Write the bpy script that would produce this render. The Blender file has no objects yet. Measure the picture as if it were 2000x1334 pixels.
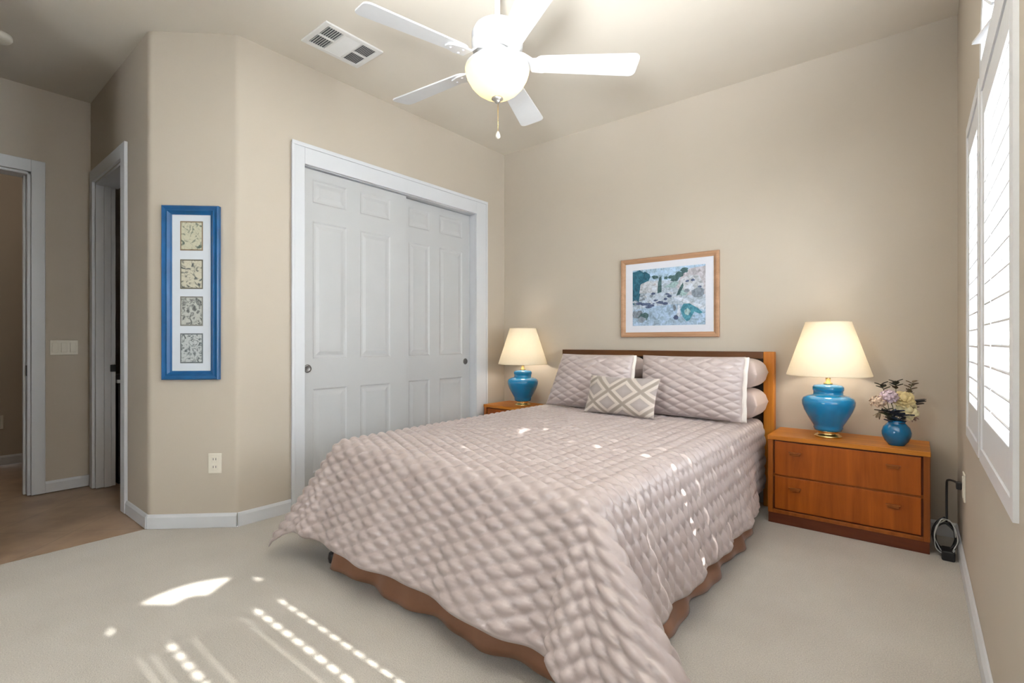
import bpy, math, random
import numpy as np
from mathutils import Vector, Matrix

random.seed(7)
PI = math.pi
sc = bpy.context.scene
col = sc.collection

# ------------------------------------------------------------------ camera
H = 1.03
cam_data = bpy.data.cameras.new('camera')
cam_data.sensor_width = 36.0
cam_data.lens = 970.0 / 2000.0 * 36.0
cam_data.clip_start = 0.02
cam = bpy.data.objects.new('camera', cam_data)
cam.location = (0, 0, H)
cam.rotation_euler = (PI / 2, 0, math.radians(39.16))
col.objects.link(cam)
sc.camera = cam

# ------------------------------------------------------------------ sky, sun, exposure
sc.view_settings.view_transform = 'Standard'
sc.view_settings.look = 'None'
sc.view_settings.exposure = 0.06
sc.view_settings.gamma = 1.0
sc.view_settings.use_curve_mapping = False

world = bpy.data.worlds.new('sky')
sc.world = world
world.use_nodes = True
bg = world.node_tree.nodes['Background']
bg.inputs['Color'].default_value = (0.90, 0.95, 1.0, 1)
bg.inputs['Strength'].default_value = 27.0

sun_data = bpy.data.lights.new('sun', 'SUN')
sun_data.energy = 14.0
sun_data.angle = math.radians(0.5)
sun_data.color = (1.0, 0.96, 0.90)
sun = bpy.data.objects.new('sun', sun_data)
sun_dir = Vector((-1.0, 0.0, -0.811)).normalized()
sun.rotation_euler = sun_dir.to_track_quat('-Z', 'Y').to_euler()
sun.location = (4, 1, 4)
col.objects.link(sun)

# the photographer's flash, turned up to bounce off the ceiling
fl = bpy.data.lights.new('bounce_flash', 'SPOT')
fl.energy = 1120.0
fl.color = (0.90, 0.96, 1.0)
fl.spot_size = math.radians(79)
fl.spot_blend = 1.0
fl.shadow_soft_size = 0.25
flash = bpy.data.objects.new('bounce_flash', fl)
flash.location = (-0.10, -0.25, 1.45)
flash.rotation_euler = (Vector((-0.58, 0.80, 2.74)) - Vector(flash.location)).to_track_quat('-Z', 'Y').to_euler()
col.objects.link(flash)

# ------------------------------------------------------------------ materials
def new_mat(name):
    m = bpy.data.materials.new(name)
    m.use_nodes = True
    nt = m.node_tree
    return m, nt, nt.nodes['Principled BSDF']

def N(nt, typ, **kw):
    n = nt.nodes.new(typ)
    for k, v in kw.items():
        setattr(n, k, v)
    return n

def ramp(nt, stops):
    r = N(nt, 'ShaderNodeValToRGB')
    cr = r.color_ramp
    while len(cr.elements) < len(stops):
        cr.elements.new(0.5)
    for e, (p, c) in zip(cr.elements, stops):
        e.position = p
        e.color = (*c, 1)
    return r

def coords(nt, scale=(1, 1, 1), rot=(0, 0, 0)):
    tc = N(nt, 'ShaderNodeTexCoord')
    mp = N(nt, 'ShaderNodeMapping')
    mp.inputs['Scale'].default_value = scale
    mp.inputs['Rotation'].default_value = rot
    nt.links.new(tc.outputs['Object'], mp.inputs['Vector'])
    return mp.outputs['Vector']

def simple(name, c, rough=0.5, metal=0.0, noise=0.03, nscale=30, bump=0.0, bscale=200, spec=0.5, sheen=0.0, coat=0.0):
    """plain colour with a faint procedural variation and optional bump"""
    m, nt, b = new_mat(name)
    v = coords(nt)
    t = N(nt, 'ShaderNodeTexNoise')
    t.inputs['Scale'].default_value = nscale
    t.inputs['Detail'].default_value = 3
    nt.links.new(v, t.inputs['Vector'])
    lo = tuple(max(0, x * (1 - noise)) for x in c)
    hi = tuple(min(1, x * (1 + noise)) for x in c)
    r = ramp(nt, [(0.3, lo), (0.7, hi)])
    nt.links.new(t.outputs['Fac'], r.inputs['Fac'])
    nt.links.new(r.outputs['Color'], b.inputs['Base Color'])
    b.inputs['Roughness'].default_value = rough
    b.inputs['Metallic'].default_value = metal
    b.inputs['Specular IOR Level'].default_value = spec
    if sheen:
        b.inputs['Sheen Weight'].default_value = sheen
    if coat:
        b.inputs['Coat Weight'].default_value = coat
        b.inputs['Coat Roughness'].default_value = 0.08
    if bump:
        t2 = N(nt, 'ShaderNodeTexNoise')
        t2.inputs['Scale'].default_value = bscale
        t2.inputs['Detail'].default_value = 2
        nt.links.new(v, t2.inputs['Vector'])
        bp = N(nt, 'ShaderNodeBump')
        bp.inputs['Strength'].default_value = bump
        bp.inputs['Distance'].default_value = 0.01
        nt.links.new(t2.outputs['Fac'], bp.inputs['Height'])
        nt.links.new(bp.outputs['Normal'], b.inputs['Normal'])
    return m

def wood(name, dark, light, axis='x', rough=0.42, scale=1.0, coat=0.06):
    m, nt, b = new_mat(name)
    s = {'x': (1.5, 22, 22), 'z': (22, 22, 1.5), 'y': (22, 1.5, 22)}[axis]
    v = coords(nt, tuple(k * scale for k in s))
    t = N(nt, 'ShaderNodeTexNoise')
    t.inputs['Scale'].default_value = 1.0
    t.inputs['Detail'].default_value = 6
    t.inputs['Roughness'].default_value = 0.62
    t.inputs['Distortion'].default_value = 0.6
    nt.links.new(v, t.inputs['Vector'])
    r = ramp(nt, [(0.28, dark), (0.5, tuple((a + c) / 2 for a, c in zip(dark, light))), (0.72, light)])
    nt.links.new(t.outputs['Fac'], r.inputs['Fac'])
    nt.links.new(r.outputs['Color'], b.inputs['Base Color'])
    b.inputs['Roughness'].default_value = rough
    b.inputs['Specular IOR Level'].default_value = 0.28
    b.inputs['Coat Weight'].default_value = coat
    b.inputs['Coat Roughness'].default_value = 0.15
    return m

M = {}
M['wall'] = simple('wall_paint', (0.535, 0.472, 0.395), 0.75, noise=0.015, nscale=3, bump=0.04, bscale=260)
M['ceiling'] = simple('ceiling_paint', (0.69, 0.63, 0.545), 0.8, noise=0.015, nscale=3, bump=0.04, bscale=220)
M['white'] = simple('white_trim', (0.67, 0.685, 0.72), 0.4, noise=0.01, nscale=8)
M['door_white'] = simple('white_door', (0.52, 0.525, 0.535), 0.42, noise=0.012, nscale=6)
M['shutter'] = simple('shutter_white', (0.80, 0.81, 0.84), 0.4, noise=0.01)
M['fan_white'] = simple('fan_white', (0.70, 0.70, 0.71), 0.35, noise=0.01)
M['fan_grey'] = simple('fan_grey', (0.55, 0.55, 0.57), 0.35, noise=0.02)
M['vent_white'] = simple('vent_white', (0.78, 0.77, 0.75), 0.5, noise=0.01)
M['vent_dark'] = simple('vent_dark', (0.10, 0.10, 0.105), 0.8)
M['metal_dark'] = simple('dark_metal', (0.16, 0.155, 0.15), 0.35, metal=0.8)
M['metal_grey'] = simple('brushed_metal', (0.5, 0.48, 0.45), 0.35, metal=0.9)
M['brass'] = simple('brass', (0.75, 0.55, 0.25), 0.25, metal=1.0)
M['black'] = simple('black_plastic', (0.012, 0.012, 0.014), 0.45)
M['black_wood'] = simple('black_cabinet', (0.010, 0.009, 0.009), 0.5)
M['ivory'] = simple('ivory_plate', (0.80, 0.755, 0.66), 0.4, noise=0.01)
M['skirt'] = simple('brown_skirt', (0.26, 0.115, 0.058), 0.6, noise=0.08, nscale=14, sheen=0.2)
M['mattress'] = simple('mattress_ticking', (0.75, 0.72, 0.68), 0.8)
M['pillowcase'] = simple('pink_pillowcase', (0.56, 0.445, 0.405), 0.65, noise=0.03, nscale=12, sheen=0.2)
M['pale_edge'] = simple('pale_flange', (0.78, 0.71, 0.66), 0.6, sheen=0.2)
M['headboard_panel'] = simple('dark_headboard_panel', (0.018, 0.012, 0.009), 0.5)
M['wood_top'] = wood('wood_top', (0.38, 0.11, 0.010), (0.62, 0.235, 0.026), 'x')  # lighter than the case: the lamp's glow is put into this colour
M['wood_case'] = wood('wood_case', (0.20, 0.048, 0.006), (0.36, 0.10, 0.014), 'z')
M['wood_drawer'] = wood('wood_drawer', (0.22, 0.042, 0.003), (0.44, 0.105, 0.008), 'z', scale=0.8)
M['wood_dark'] = wood('wood_plinth', (0.085, 0.020, 0.008), (0.14, 0.035, 0.013), 'x')
M['wood_head'] = wood('wood_headboard', (0.40, 0.12, 0.010), (0.62, 0.235, 0.028), 'z')
M['wood_rail'] = wood('wood_headboard_rail', (0.075, 0.026, 0.008), (0.14, 0.052, 0.015), 'x')
M['frame_wood'] = wood('picture_frame_wood', (0.34, 0.185, 0.10), (0.52, 0.31, 0.19), 'x', coat=0.1)
M['frame_blue'] = simple('blue_frame', (0.004, 0.088, 0.25), 0.35, noise=0.15, nscale=14, coat=0.15)
M['frame_blue_light'] = simple('light_blue_bevel', (0.03, 0.22, 0.52), 0.3, noise=0.12, nscale=14)
M['mat_white'] = simple('mat_board', (0.66, 0.70, 0.76), 0.7, noise=0.01)
M['mat_pale'] = simple('mat_board_pale', (0.71, 0.72, 0.79), 0.7, noise=0.01)
M['teal'] = simple('turquoise_glaze', (0.0015, 0.19, 0.42), 0.18, noise=0.06, nscale=9, coat=0.35)
M['vase_blue'] = simple('blue_glaze', (0.002, 0.13, 0.30), 0.18, noise=0.08, nscale=12, coat=0.35)
M['leaf_dark'] = simple('dark_leaf', (0.045, 0.05, 0.035), 0.6, noise=0.3, nscale=40)
M['leaf_blue'] = simple('blue_leaf', (0.045, 0.065, 0.11), 0.6, noise=0.25, nscale=40)
M['leaf_grey'] = simple('grey_leaf', (0.11, 0.11, 0.115), 0.6, noise=0.2, nscale=40)
M['leaf_brown'] = simple('brown_leaf', (0.17, 0.12, 0.07), 0.6, noise=0.2, nscale=40)
M['stem'] = simple('green_stem', (0.06, 0.09, 0.03), 0.6)
M['rose_cream'] = simple('cream_petal', (0.72, 0.58, 0.30), 0.6, noise=0.08, nscale=60)
M['rose_ivory'] = simple('ivory_petal', (0.78, 0.69, 0.42), 0.6, noise=0.08, nscale=60)
M['lilac'] = simple('lilac_petal', (0.66, 0.52, 0.60), 0.6, noise=0.12, nscale=70)
M['peach'] = simple('peach_petal', (0.66, 0.50, 0.38), 0.6, noise=0.12, nscale=70)
M['dusty'] = simple('dusty_petal', (0.38, 0.25, 0.22), 0.6, noise=0.12, nscale=70)
M['cable_grey'] = simple('grey_cable', (0.45, 0.47, 0.47), 0.4)

def carpet_mat():
    m, nt, b = new_mat('carpet')
    v = coords(nt)
    t = N(nt, 'ShaderNodeTexNoise'); t.inputs['Scale'].default_value = 2.2; t.inputs['Detail'].default_value = 4
    t2 = N(nt, 'ShaderNodeTexNoise'); t2.inputs['Scale'].default_value = 240; t2.inputs['Detail'].default_value = 2
    nt.links.new(v, t.inputs['Vector']); nt.links.new(v, t2.inputs['Vector'])
    r = ramp(nt, [(0.3, (0.50, 0.46, 0.41)), (0.7, (0.575, 0.535, 0.485))])
    nt.links.new(t.outputs['Fac'], r.inputs['Fac'])
    r2 = ramp(nt, [(0.25, (0.78, 0.78, 0.78)), (0.75, (1.12, 1.12, 1.12))])
    nt.links.new(t2.outputs['Fac'], r2.inputs['Fac'])
    mx = N(nt, 'ShaderNodeMix', data_type='RGBA', blend_type='MULTIPLY')
    mx.inputs['Factor'].default_value = 1.0
    nt.links.new(r.outputs['Color'], mx.inputs['A']); nt.links.new(r2.outputs['Color'], mx.inputs['B'])
    nt.links.new(mx.outputs['Result'], b.inputs['Base Color'])
    b.inputs['Roughness'].default_value = 0.95
    b.inputs['Specular IOR Level'].default_value = 0.1
    b.inputs['Sheen Weight'].default_value = 0.25
    bp = N(nt, 'ShaderNodeBump'); bp.inputs['Strength'].default_value = 0.5; bp.inputs['Distance'].default_value = 0.006
    nt.links.new(t2.outputs['Fac'], bp.inputs['Height']); nt.links.new(bp.outputs['Normal'], b.inputs['Normal'])
    return m
M['carpet'] = carpet_mat()

def tile_mat():
    m, nt, b = new_mat('stone_tile')
    v = coords(nt, rot=(0, 0, 0.785))
    br = N(nt, 'ShaderNodeTexBrick'); br.offset = 0.0
    br.inputs['Scale'].default_value = 1.0
    br.inputs['Brick Width'].default_value = 0.42; br.inputs['Row Height'].default_value = 0.42
    br.inputs['Mortar Size'].default_value = 0.004
    br.inputs['Color1'].default_value = (0.40, 0.285, 0.20, 1); br.inputs['Color2'].default_value = (0.45, 0.32, 0.225, 1)
    br.inputs['Mortar'].default_value = (0.34, 0.255, 0.18, 1)
    nt.links.new(v, br.inputs['Vector'])
    t = N(nt, 'ShaderNodeTexNoise'); t.inputs['Scale'].default_value = 5; t.inputs['Detail'].default_value = 5
    nt.links.new(v, t.inputs['Vector'])
    r = ramp(nt, [(0.3, (0.72, 0.68, 0.64)), (0.7, (1.12, 1.1, 1.08))])
    nt.links.new(t.outputs['Fac'], r.inputs['Fac'])
    mx = N(nt, 'ShaderNodeMix', data_type='RGBA', blend_type='MULTIPLY'); mx.inputs['Factor'].default_value = 1
    nt.links.new(br.outputs['Color'], mx.inputs['A']); nt.links.new(r.outputs['Color'], mx.inputs['B'])
    nt.links.new(mx.outputs['Result'], b.inputs['Base Color'])
    b.inputs['Roughness'].default_value = 0.38
    return m
M['tile'] = tile_mat()

def glass_mat():
    m = bpy.data.materials.new('window_glass'); m.use_nodes = True
    nt = m.node_tree; nt.nodes.clear()
    o = N(nt, 'ShaderNodeOutputMaterial'); tr = N(nt, 'ShaderNodeBsdfTransparent'); gl = N(nt, 'ShaderNodeBsdfGlossy')
    gl.inputs['Roughness'].default_value = 0.02
    tr.inputs['Color'].default_value = (0.97, 0.985, 0.98, 1)
    mx = N(nt, 'ShaderNodeMixShader'); mx.inputs['Fac'].default_value = 0.06
    nt.links.new(tr.outputs[0], mx.inputs[1]); nt.links.new(gl.outputs[0], mx.inputs[2]); nt.links.new(mx.outputs[0], o.inputs['Surface'])
    return m
M['glass'] = glass_mat()

def translucent_mat(name, c, trans=0.5, rough=0.8):
    m = bpy.data.materials.new(name); m.use_nodes = True
    nt = m.node_tree; nt.nodes.clear()
    o = N(nt, 'ShaderNodeOutputMaterial'); d = N(nt, 'ShaderNodeBsdfDiffuse'); t = N(nt, 'ShaderNodeBsdfTranslucent')
    v = coords(nt); ns = N(nt, 'ShaderNodeTexNoise'); ns.inputs['Scale'].default_value = 60
    nt.links.new(v, ns.inputs['Vector'])
    r = ramp(nt, [(0.3, tuple(x * 0.985 for x in c)), (0.7, c)])
    nt.links.new(ns.outputs['Fac'], r.inputs['Fac'])
    nt.links.new(r.outputs['Color'], d.inputs['Color']); nt.links.new(r.outputs['Color'], t.inputs['Color'])
    mx = N(nt, 'ShaderNodeMixShader'); mx.inputs['Fac'].default_value = trans
    nt.links.new(d.outputs[0], mx.inputs[1]); nt.links.new(t.outputs[0], mx.inputs[2]); nt.links.new(mx.outputs[0], o.inputs['Surface'])
    return m
M['shade'] = translucent_mat('lamp_shade_linen', (0.90, 0.84, 0.72), 0.45)
M['bowl'] = translucent_mat('frosted_glass_bowl', (0.93, 0.86, 0.69), 0.6)

def satin_mat():
    m, nt, b = new_mat('mauve_satin')
    v = coords(nt)
    t = N(nt, 'ShaderNodeTexNoise'); t.inputs['Scale'].default_value = 9; t.inputs['Detail'].default_value = 3
    nt.links.new(v, t.inputs['Vector'])
    r = ramp(nt, [(0.3, (0.455, 0.375, 0.362)), (0.7, (0.51, 0.43, 0.415))])
    nt.links.new(t.outputs['Fac'], r.inputs['Fac'])
    nt.links.new(r.outputs['Color'], b.inputs['Base Color'])
    b.inputs['Roughness'].default_value = 0.34
    b.inputs['Specular IOR Level'].default_value = 0.7
    b.inputs['Sheen Weight'].default_value = 0.15
    t2 = N(nt, 'ShaderNodeTexNoise'); t2.inputs['Scale'].default_value = 45; t2.inputs['Detail'].default_value = 3
    nt.links.new(v, t2.inputs['Vector'])
    bp = N(nt, 'ShaderNodeBump'); bp.inputs['Strength'].default_value = 0.25; bp.inputs['Distance'].default_value = 0.004
    nt.links.new(t2.outputs['Fac'], bp.inputs['Height']); nt.links.new(bp.outputs['Normal'], b.inputs['Normal'])
    return m
M['satin'] = satin_mat()

def flat(name, c, rough=0.7):
    if name not in M:
        M[name] = simple(name, c, rough, noise=0.12, nscale=60)
    return M[name]

# ------------------------------------------------------------------ mesh helpers
class MB:
    def __init__(self):
        self.v = []; self.f = []; self.mi = []; self.sm = []
    def add(self, verts, faces, mi=0, smooth=False):
        o = len(self.v)
        self.v += [tuple(p) for p in verts]
        self.f += [tuple(i + o for i in fc) for fc in faces]
        self.mi += [mi] * len(faces); self.sm += [smooth] * len(faces)
        return self
    def box(self, x0, x1, y0, y1, z0, z1, mi=0):
        vs = [(x, y, z) for z in (z0, z1) for y in (y0, y1) for x in (x0, x1)]
        return self.add(vs, [(0, 2, 3, 1), (4, 5, 7, 6), (0, 1, 5, 4), (2, 6, 7, 3), (0, 4, 6, 2), (1, 3, 7, 5)], mi)
    def obox(self, c, ax, ay, az, mi=0):
        """box from a centre and three half-axis vectors"""
        c = Vector(c); ax = Vector(ax); ay = Vector(ay); az = Vector(az)
        vs = [c + sx * ax + sy * ay + sz * az for sz in (-1, 1) for sy in (-1, 1) for sx in (-1, 1)]
        return self.add(vs, [(0, 2, 3, 1), (4, 5, 7, 6), (0, 1, 5, 4), (2, 6, 7, 3), (0, 4, 6, 2), (1, 3, 7, 5)], mi)
    def lathe(self, c, prof, seg=40, mi=0, cap=True):
        vs = []; fs = []
        for (r, z) in prof:
            for k in range(seg):
                a = 2 * PI * k / seg
                vs.append((c[0] + r * math.cos(a), c[1] + r * math.sin(a), c[2] + z))
        n = len(prof)
        for i in range(n - 1):
            for k in range(seg):
                k2 = (k + 1) % seg
                fs.append((i * seg + k, i * seg + k2, (i + 1) * seg + k2, (i + 1) * seg + k))
        if cap:
            fs.append(tuple(range(seg))[::-1])
            fs.append(tuple((n - 1) * seg + k for k in range(seg)))
        return self.add(vs, fs, mi, True)
    def tube(self, pts, r, seg=10, mi=0):
        pts = [Vector(p) for p in pts]; n = len(pts)
        rs = r if isinstance(r, (list, tuple)) else [r] * n
        vs = []; fs = []
        up = Vector((0, 0, 1))
        prev = None
        for i, p in enumerate(pts):
            t = (pts[min(i + 1, n - 1)] - pts[max(i - 1, 0)])
            if t.length < 1e-9: t = Vector((0, 0, 1))
            t.normalize()
            if prev is None:
                ref = up if abs(t.dot(up)) < 0.95 else Vector((1, 0, 0))
                u = t.cross(ref).normalized()
            else:
                u = (prev - t * prev.dot(t)).normalized()
            prev = u
            w = t.cross(u)
            for k in range(seg):
                a = 2 * PI * k / seg
                vs.append(p + (u * math.cos(a) + w * math.sin(a)) * rs[i])
        for i in range(n - 1):
            for k in range(seg):
                k2 = (k + 1) % seg
                fs.append((i * seg + k, i * seg + k2, (i + 1) * seg + k2, (i + 1) * seg + k))
        fs.append(tuple(range(seg))[::-1]); fs.append(tuple((n - 1) * seg + k for k in range(seg)))
        return self.add(vs, fs, mi, True)
    def prism(self, poly, ext, mi=0):
        """extrude a 3-D polygon by a vector"""
        ext = Vector(ext); n = len(poly)
        vs = [Vector(p) for p in poly] + [Vector(p) + ext for p in poly]
        fs = [tuple(range(n))[::-1], tuple(range(n, 2 * n))]
        for i in range(n):
            j = (i + 1) % n
            fs.append((i, j, n + j, n + i))
        return self.add(vs, fs, mi)
    def sphere(self, c, r, sx=1, sy=1, sz=1, seg=16, rings=10, mi=0):
        prof = [(max(1e-4, r * math.sin(PI * i / rings)), -r * math.cos(PI * i / rings)) for i in range(rings + 1)]
        o = len(self.v)
        self.lathe((0, 0, 0), prof, seg, mi)
        for i in range(o, len(self.v)):
            x, y, z = self.v[i]
            self.v[i] = (c[0] + x * sx, c[1] + y * sy, c[2] + z * sz)
        return self
    def build(self, name, mats, parent=None, bevel=0.0, loc=None, seg=2, recalc=True):
        if not isinstance(mats, (list, tuple)): mats = [mats]
        off = Vector((0, 0, 0))
        p = parent
        while p is not None:
            off += Vector(p.location); p = p.parent
        if parent is None and loc is not None: off = Vector(loc)
        me = bpy.data.meshes.new(name)
        me.from_pydata([tuple(Vector(p) - off) for p in self.v], [], self.f)
        for m in mats: me.materials.append(m)
        for pl, mi, s in zip(me.polygons, self.mi, self.sm):
            pl.material_index = mi; pl.use_smooth = s
        if recalc:
            import bmesh
            bm = bmesh.new(); bm.from_mesh(me)
            bmesh.ops.recalc_face_normals(bm, faces=bm.faces)
            bm.to_mesh(me); bm.free()
        me.update()
        o = bpy.data.objects.new(name, me); col.objects.link(o)
        if parent is not None: o.parent = parent
        elif loc is not None: o.location = loc
        if bevel:
            b = o.modifiers.new('bevel', 'BEVEL'); b.width = bevel; b.segments = seg; b.limit_method = 'ANGLE'
            b.angle_limit = math.radians(40)
        return o

def thing(name, label, cat, loc, group=None):
    o = bpy.data.objects.new(name, None); o.location = loc; o.empty_display_size = 0.1
    col.objects.link(o)
    o['label'] = label; o['category'] = cat
    if group: o['group'] = group
    return o

def tag(o, label, cat, group=None):
    o['label'] = label; o['category'] = cat
    if group: o['group'] = group
    return o

def struct(o, label=None, cat=None):
    o['kind'] = 'structure'
    if label: o['label'] = label
    if cat: o['category'] = cat
    return o

# ------------------------------------------------------------------ room shell
CZ = 2.74
LX, RX, BY, RY = -2.935, 0.167, 3.49, -1.75     # closet wall, window wall, headboard wall, wall behind the camera
EX, EY = -4.60, 0.855                            # entry recess
DA, DB = (-3.28, 0.855), (-2.935, 1.18)
T = 0.13

struct(MB().prism([(-3.28, RY, 0), (RX, RY, 0), (RX, BY, 0), (LX, BY, 0), (LX, 1.18, 0), (-3.28, 0.855, 0)], (0, 0, -0.1)).build('floor', M['carpet']),
       'grey beige bedroom carpet', 'floor')
m = MB().box(-6.2, -3.28, RY, EY, -0.1, -0.004)
m.box(-6.2, -3.28, EY, 3.0, -0.1, -0.004)
struct(m.build('floor_entry', M['tile']), 'brown stone tile floor of the entry beside the carpet', 'floor')
struct(MB().box(-6.2, RX + 0.2, RY - 0.2, BY + 0.2, CZ, CZ + 0.12).build('ceiling', M['ceiling']), 'flat beige painted ceiling', 'ceiling')
struct(MB().box(LX - 0.80, RX + T, BY, BY + T, 0, CZ).build('wall_back', M['wall']), 'beige wall behind the headboard', 'wall')
# closet wall with its opening
CY0, CY1, CZT = 1.56, 3.105, 2.124
m = MB().prism([(LX, 1.195, 0), (LX, CY0, 0), (LX, CY0, CZT), (LX, CY1, CZT), (LX, CY1, 0), (LX, BY, 0), (LX, BY, CZ), (LX, 1.195, CZ)], (-T, 0, 0))
struct(m.build('wall_left', M['wall']), 'beige wall around the closet doors', 'wall')
struct(MB().box(LX - 0.70, LX, 1.34, BY, -0.1, 0).build('floor_closet', M['carpet']), 'carpet inside the closet', 'floor')
struct(MB().box(LX - 0.75, LX - 0.70, 1.25, BY, 0, CZ).box(LX - 0.70, LX - T, 1.25, 1.34, 0, CZ).build('wall_closet', M['wall']), 'back wall inside the closet', 'wall')
# diagonal wall
def q_arc(a, b, c, n=6):
    return [tuple((1 - t) ** 2 * a[i] + 2 * t * (1 - t) * b[i] + t * t * c[i] for i in range(2)) for t in [k / n for k in range(n + 1)]]
_t = (0.7279, 0.6857)
_pl = q_arc((DA[0] - 0.02, DA[1]), DA, (DA[0] + 0.022 * _t[0], DA[1] + 0.022 * _t[1])) + q_arc((DB[0] - 0.016 * _t[0], DB[1] - 0.016 * _t[1]), DB, (LX, 1.195))
_pl += [(LX - T, 1.195), (DA[0] - 0.02, DA[1] + T)]
m = MB().prism([(x, y, 0) for x, y in _pl], (0, 0, CZ))
struct(m.build('wall_diagonal', M['wall']), 'narrow diagonal beige wall holding the tall blue frame', 'wall')
# entry wall with the bathroom door
D1X0, D1X1, D1Z = -4.47, -3.755, 2.145
m = MB().box(EX - T, D1X0, EY, EY + 0.112, 0, CZ).box(D1X1, DA[0] - 0.02, EY, EY + T, 0, CZ).box(D1X0, D1X1, EY, EY + T, D1Z, CZ)
struct(m.build('wall_entry', M['wall']), 'dim beige wall of the entry with the narrow doorway', 'wall')
# hall wall with the left door
D2Y0, D2Y1, D2Z = -0.36, 0.544, 2.165
m = MB().box(EX - T, EX, D2Y1, EY, 0, CZ).box(EX - T, EX, RY, D2Y0, 0, CZ).box(EX - T, EX, D2Y0, D2Y1, D2Z, CZ)
struct(m.build('wall_hall', M['wall']), 'beige entry wall with the light switch', 'wall')
m = MB().box(-6.05, -5.92, RY, 3.0, 0, CZ).box(-5.92, EX - T, 0.78, 0.855, 0, CZ).box(-5.92, EX - T, -1.2, -1.1, 0, CZ)
struct(m.build('wall_corridor', M['wall']), 'beige corridor wall seen through the left doorway', 'wall')
m = MB().box(-5.92, -3.1, 2.4, 2.5, 0, CZ).box(-3.72, -3.66, 1.3, 2.4, 0, CZ)
struct(m.build('wall_bathroom', M['wall']), 'wall of the small room behind the narrow doorway', 'wall')
struct(MB().box(-3.40, -3.28, RY, 0.14, 0, CZ).build('wall_light_block', M['wall']), 'added unseen wall that keeps light out of the entry', 'wall')  # out of view, added to shade the entry from the rear opening
GX0, GX1, GZ0, GZ1 = -2.0, -1.2, 1.15, 1.85  # unseen opening added in the rear wall to let in fill light
m = MB().box(-6.2, GX0, RY - T, RY, 0, CZ).box(GX1, RX + T, RY - T, RY, 0, CZ).box(GX0, GX1, RY - T, RY, 0, GZ0).box(GX0, GX1, RY - T, RY, GZ1, CZ)
g = MB()
for (a, b, c, d_) in ((GX0, GX0 + 0.05, GZ0, GZ1), (GX1 - 0.05, GX1, GZ0, GZ1), (GX0, GX1, GZ0, GZ0 + 0.05), (GX0, GX1, GZ1 - 0.05, GZ1)):
    g.box(a, b, RY - 0.09, RY - 0.04, c, d_)
w4 = struct(g.build('window_4', M['white']), 'added window behind the viewer that lets in fill light', 'window')
MB().box(GX0 + 0.04, GX1 - 0.04, RY - 0.068, RY - 0.063, GZ0 + 0.04, GZ1 - 0.04).build('glass_pane', M['glass'], w4)
struct(m.build('wall_rear', M['wall']), 'beige wall behind the viewer', 'wall')

# ---- window wall: openings listed as (y0, y1, z0, z1, arch)
WT = 0.14
UNITS = [dict(y0=1.50, y1=2.17, z0=0.67, z1=1.88, arch=True),
         dict(y0=2.25, y1=2.73, z0=0.67, z1=1.87, arch=False),
         dict(y0=0.41, y1=1.03, z0=0.67, z1=1.88, arch=True)]
def arch_pts(u, grow=0.0, n=20, z=None):
    yc = (u['y0'] + u['y1']) / 2; r = (u['y1'] - u['y0']) / 2 + grow
    zc = u['z1'] if z is None else z
    return [(yc - r * math.cos(PI * i / n), zc + r * math.sin(PI * i / n)) for i in range(n + 1)]
m = MB()
us = sorted(UNITS, key=lambda u: u['y0'])
edge = RY
for u in us:
    m.box(RX, RX + WT, edge, u['y0'], 0, CZ)
    m.box(RX, RX + WT, u['y0'], u['y1'], 0, u['z0'])
    if u['arch']:
        pts = arch_pts(u)
        for (a, b) in zip(pts[:-1], pts[1:]):
            m.prism([(RX, a[0], a[1]), (RX, b[0], b[1]), (RX, b[0], CZ), (RX, a[0], CZ)], (WT, 0, 0))
    else:
        m.box(RX, RX + WT, u['y0'], u['y1'], u['z1'], CZ)
    edge = u['y1']
m.box(RX, RX + WT, edge, BY + T, 0, CZ)
struct(m.build('wall_right', M['wall']), 'beige window wall on the right', 'wall')

# ---- baseboards
BH, BT = 0.078, 0.014
def baseboard(name, p0, p1, inward):
    a = Vector((p0[0], p0[1], 0)); b = Vector((p1[0], p1[1], 0)); n = Vector((inward[0], inward[1], 0)).normalized()
    pr = [(0, 0.0), (BT, 0.0), (BT, BH - 0.016), (BT * 0.45, BH - 0.003), (0, BH)]
    poly = [a + n * t + Vector((0, 0, z)) for t, z in pr]
    return struct(MB().prism(poly, b - a).build(name, M['white'], bevel=0.002), 'white baseboard', 'baseboard')
baseboard('baseboard_left', (LX, 1.18), (LX, 1.485), (1, 0))
baseboard('baseboard_left', (LX, 3.235), (LX, BY), (1, 0))
baseboard('baseboard_diagonal', DA, DB, (0.686, -0.728))
baseboard('baseboard_entry', (-3.672, EY), (DA[0], EY), (0, -1))
baseboard('baseboard_hall', (EX, 0.614), (EX, EY), (1, 0))
baseboard('baseboard_back', (LX, BY), (RX, BY), (0, -1))
baseboard('baseboard_right', (RX, RY), (RX, BY), (-1, 0))
baseboard('baseboard_corridor', (-5.92, -1.1), (-5.92, 0.78), (1, 0))
baseboard('baseboard_corridor', (-5.92, 0.78), (EX - T, 0.78), (0, -1))

# ---- door casings: frame profile boards
def casing(name, pts_fn, label):
    pass
W1 = 0.092
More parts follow.
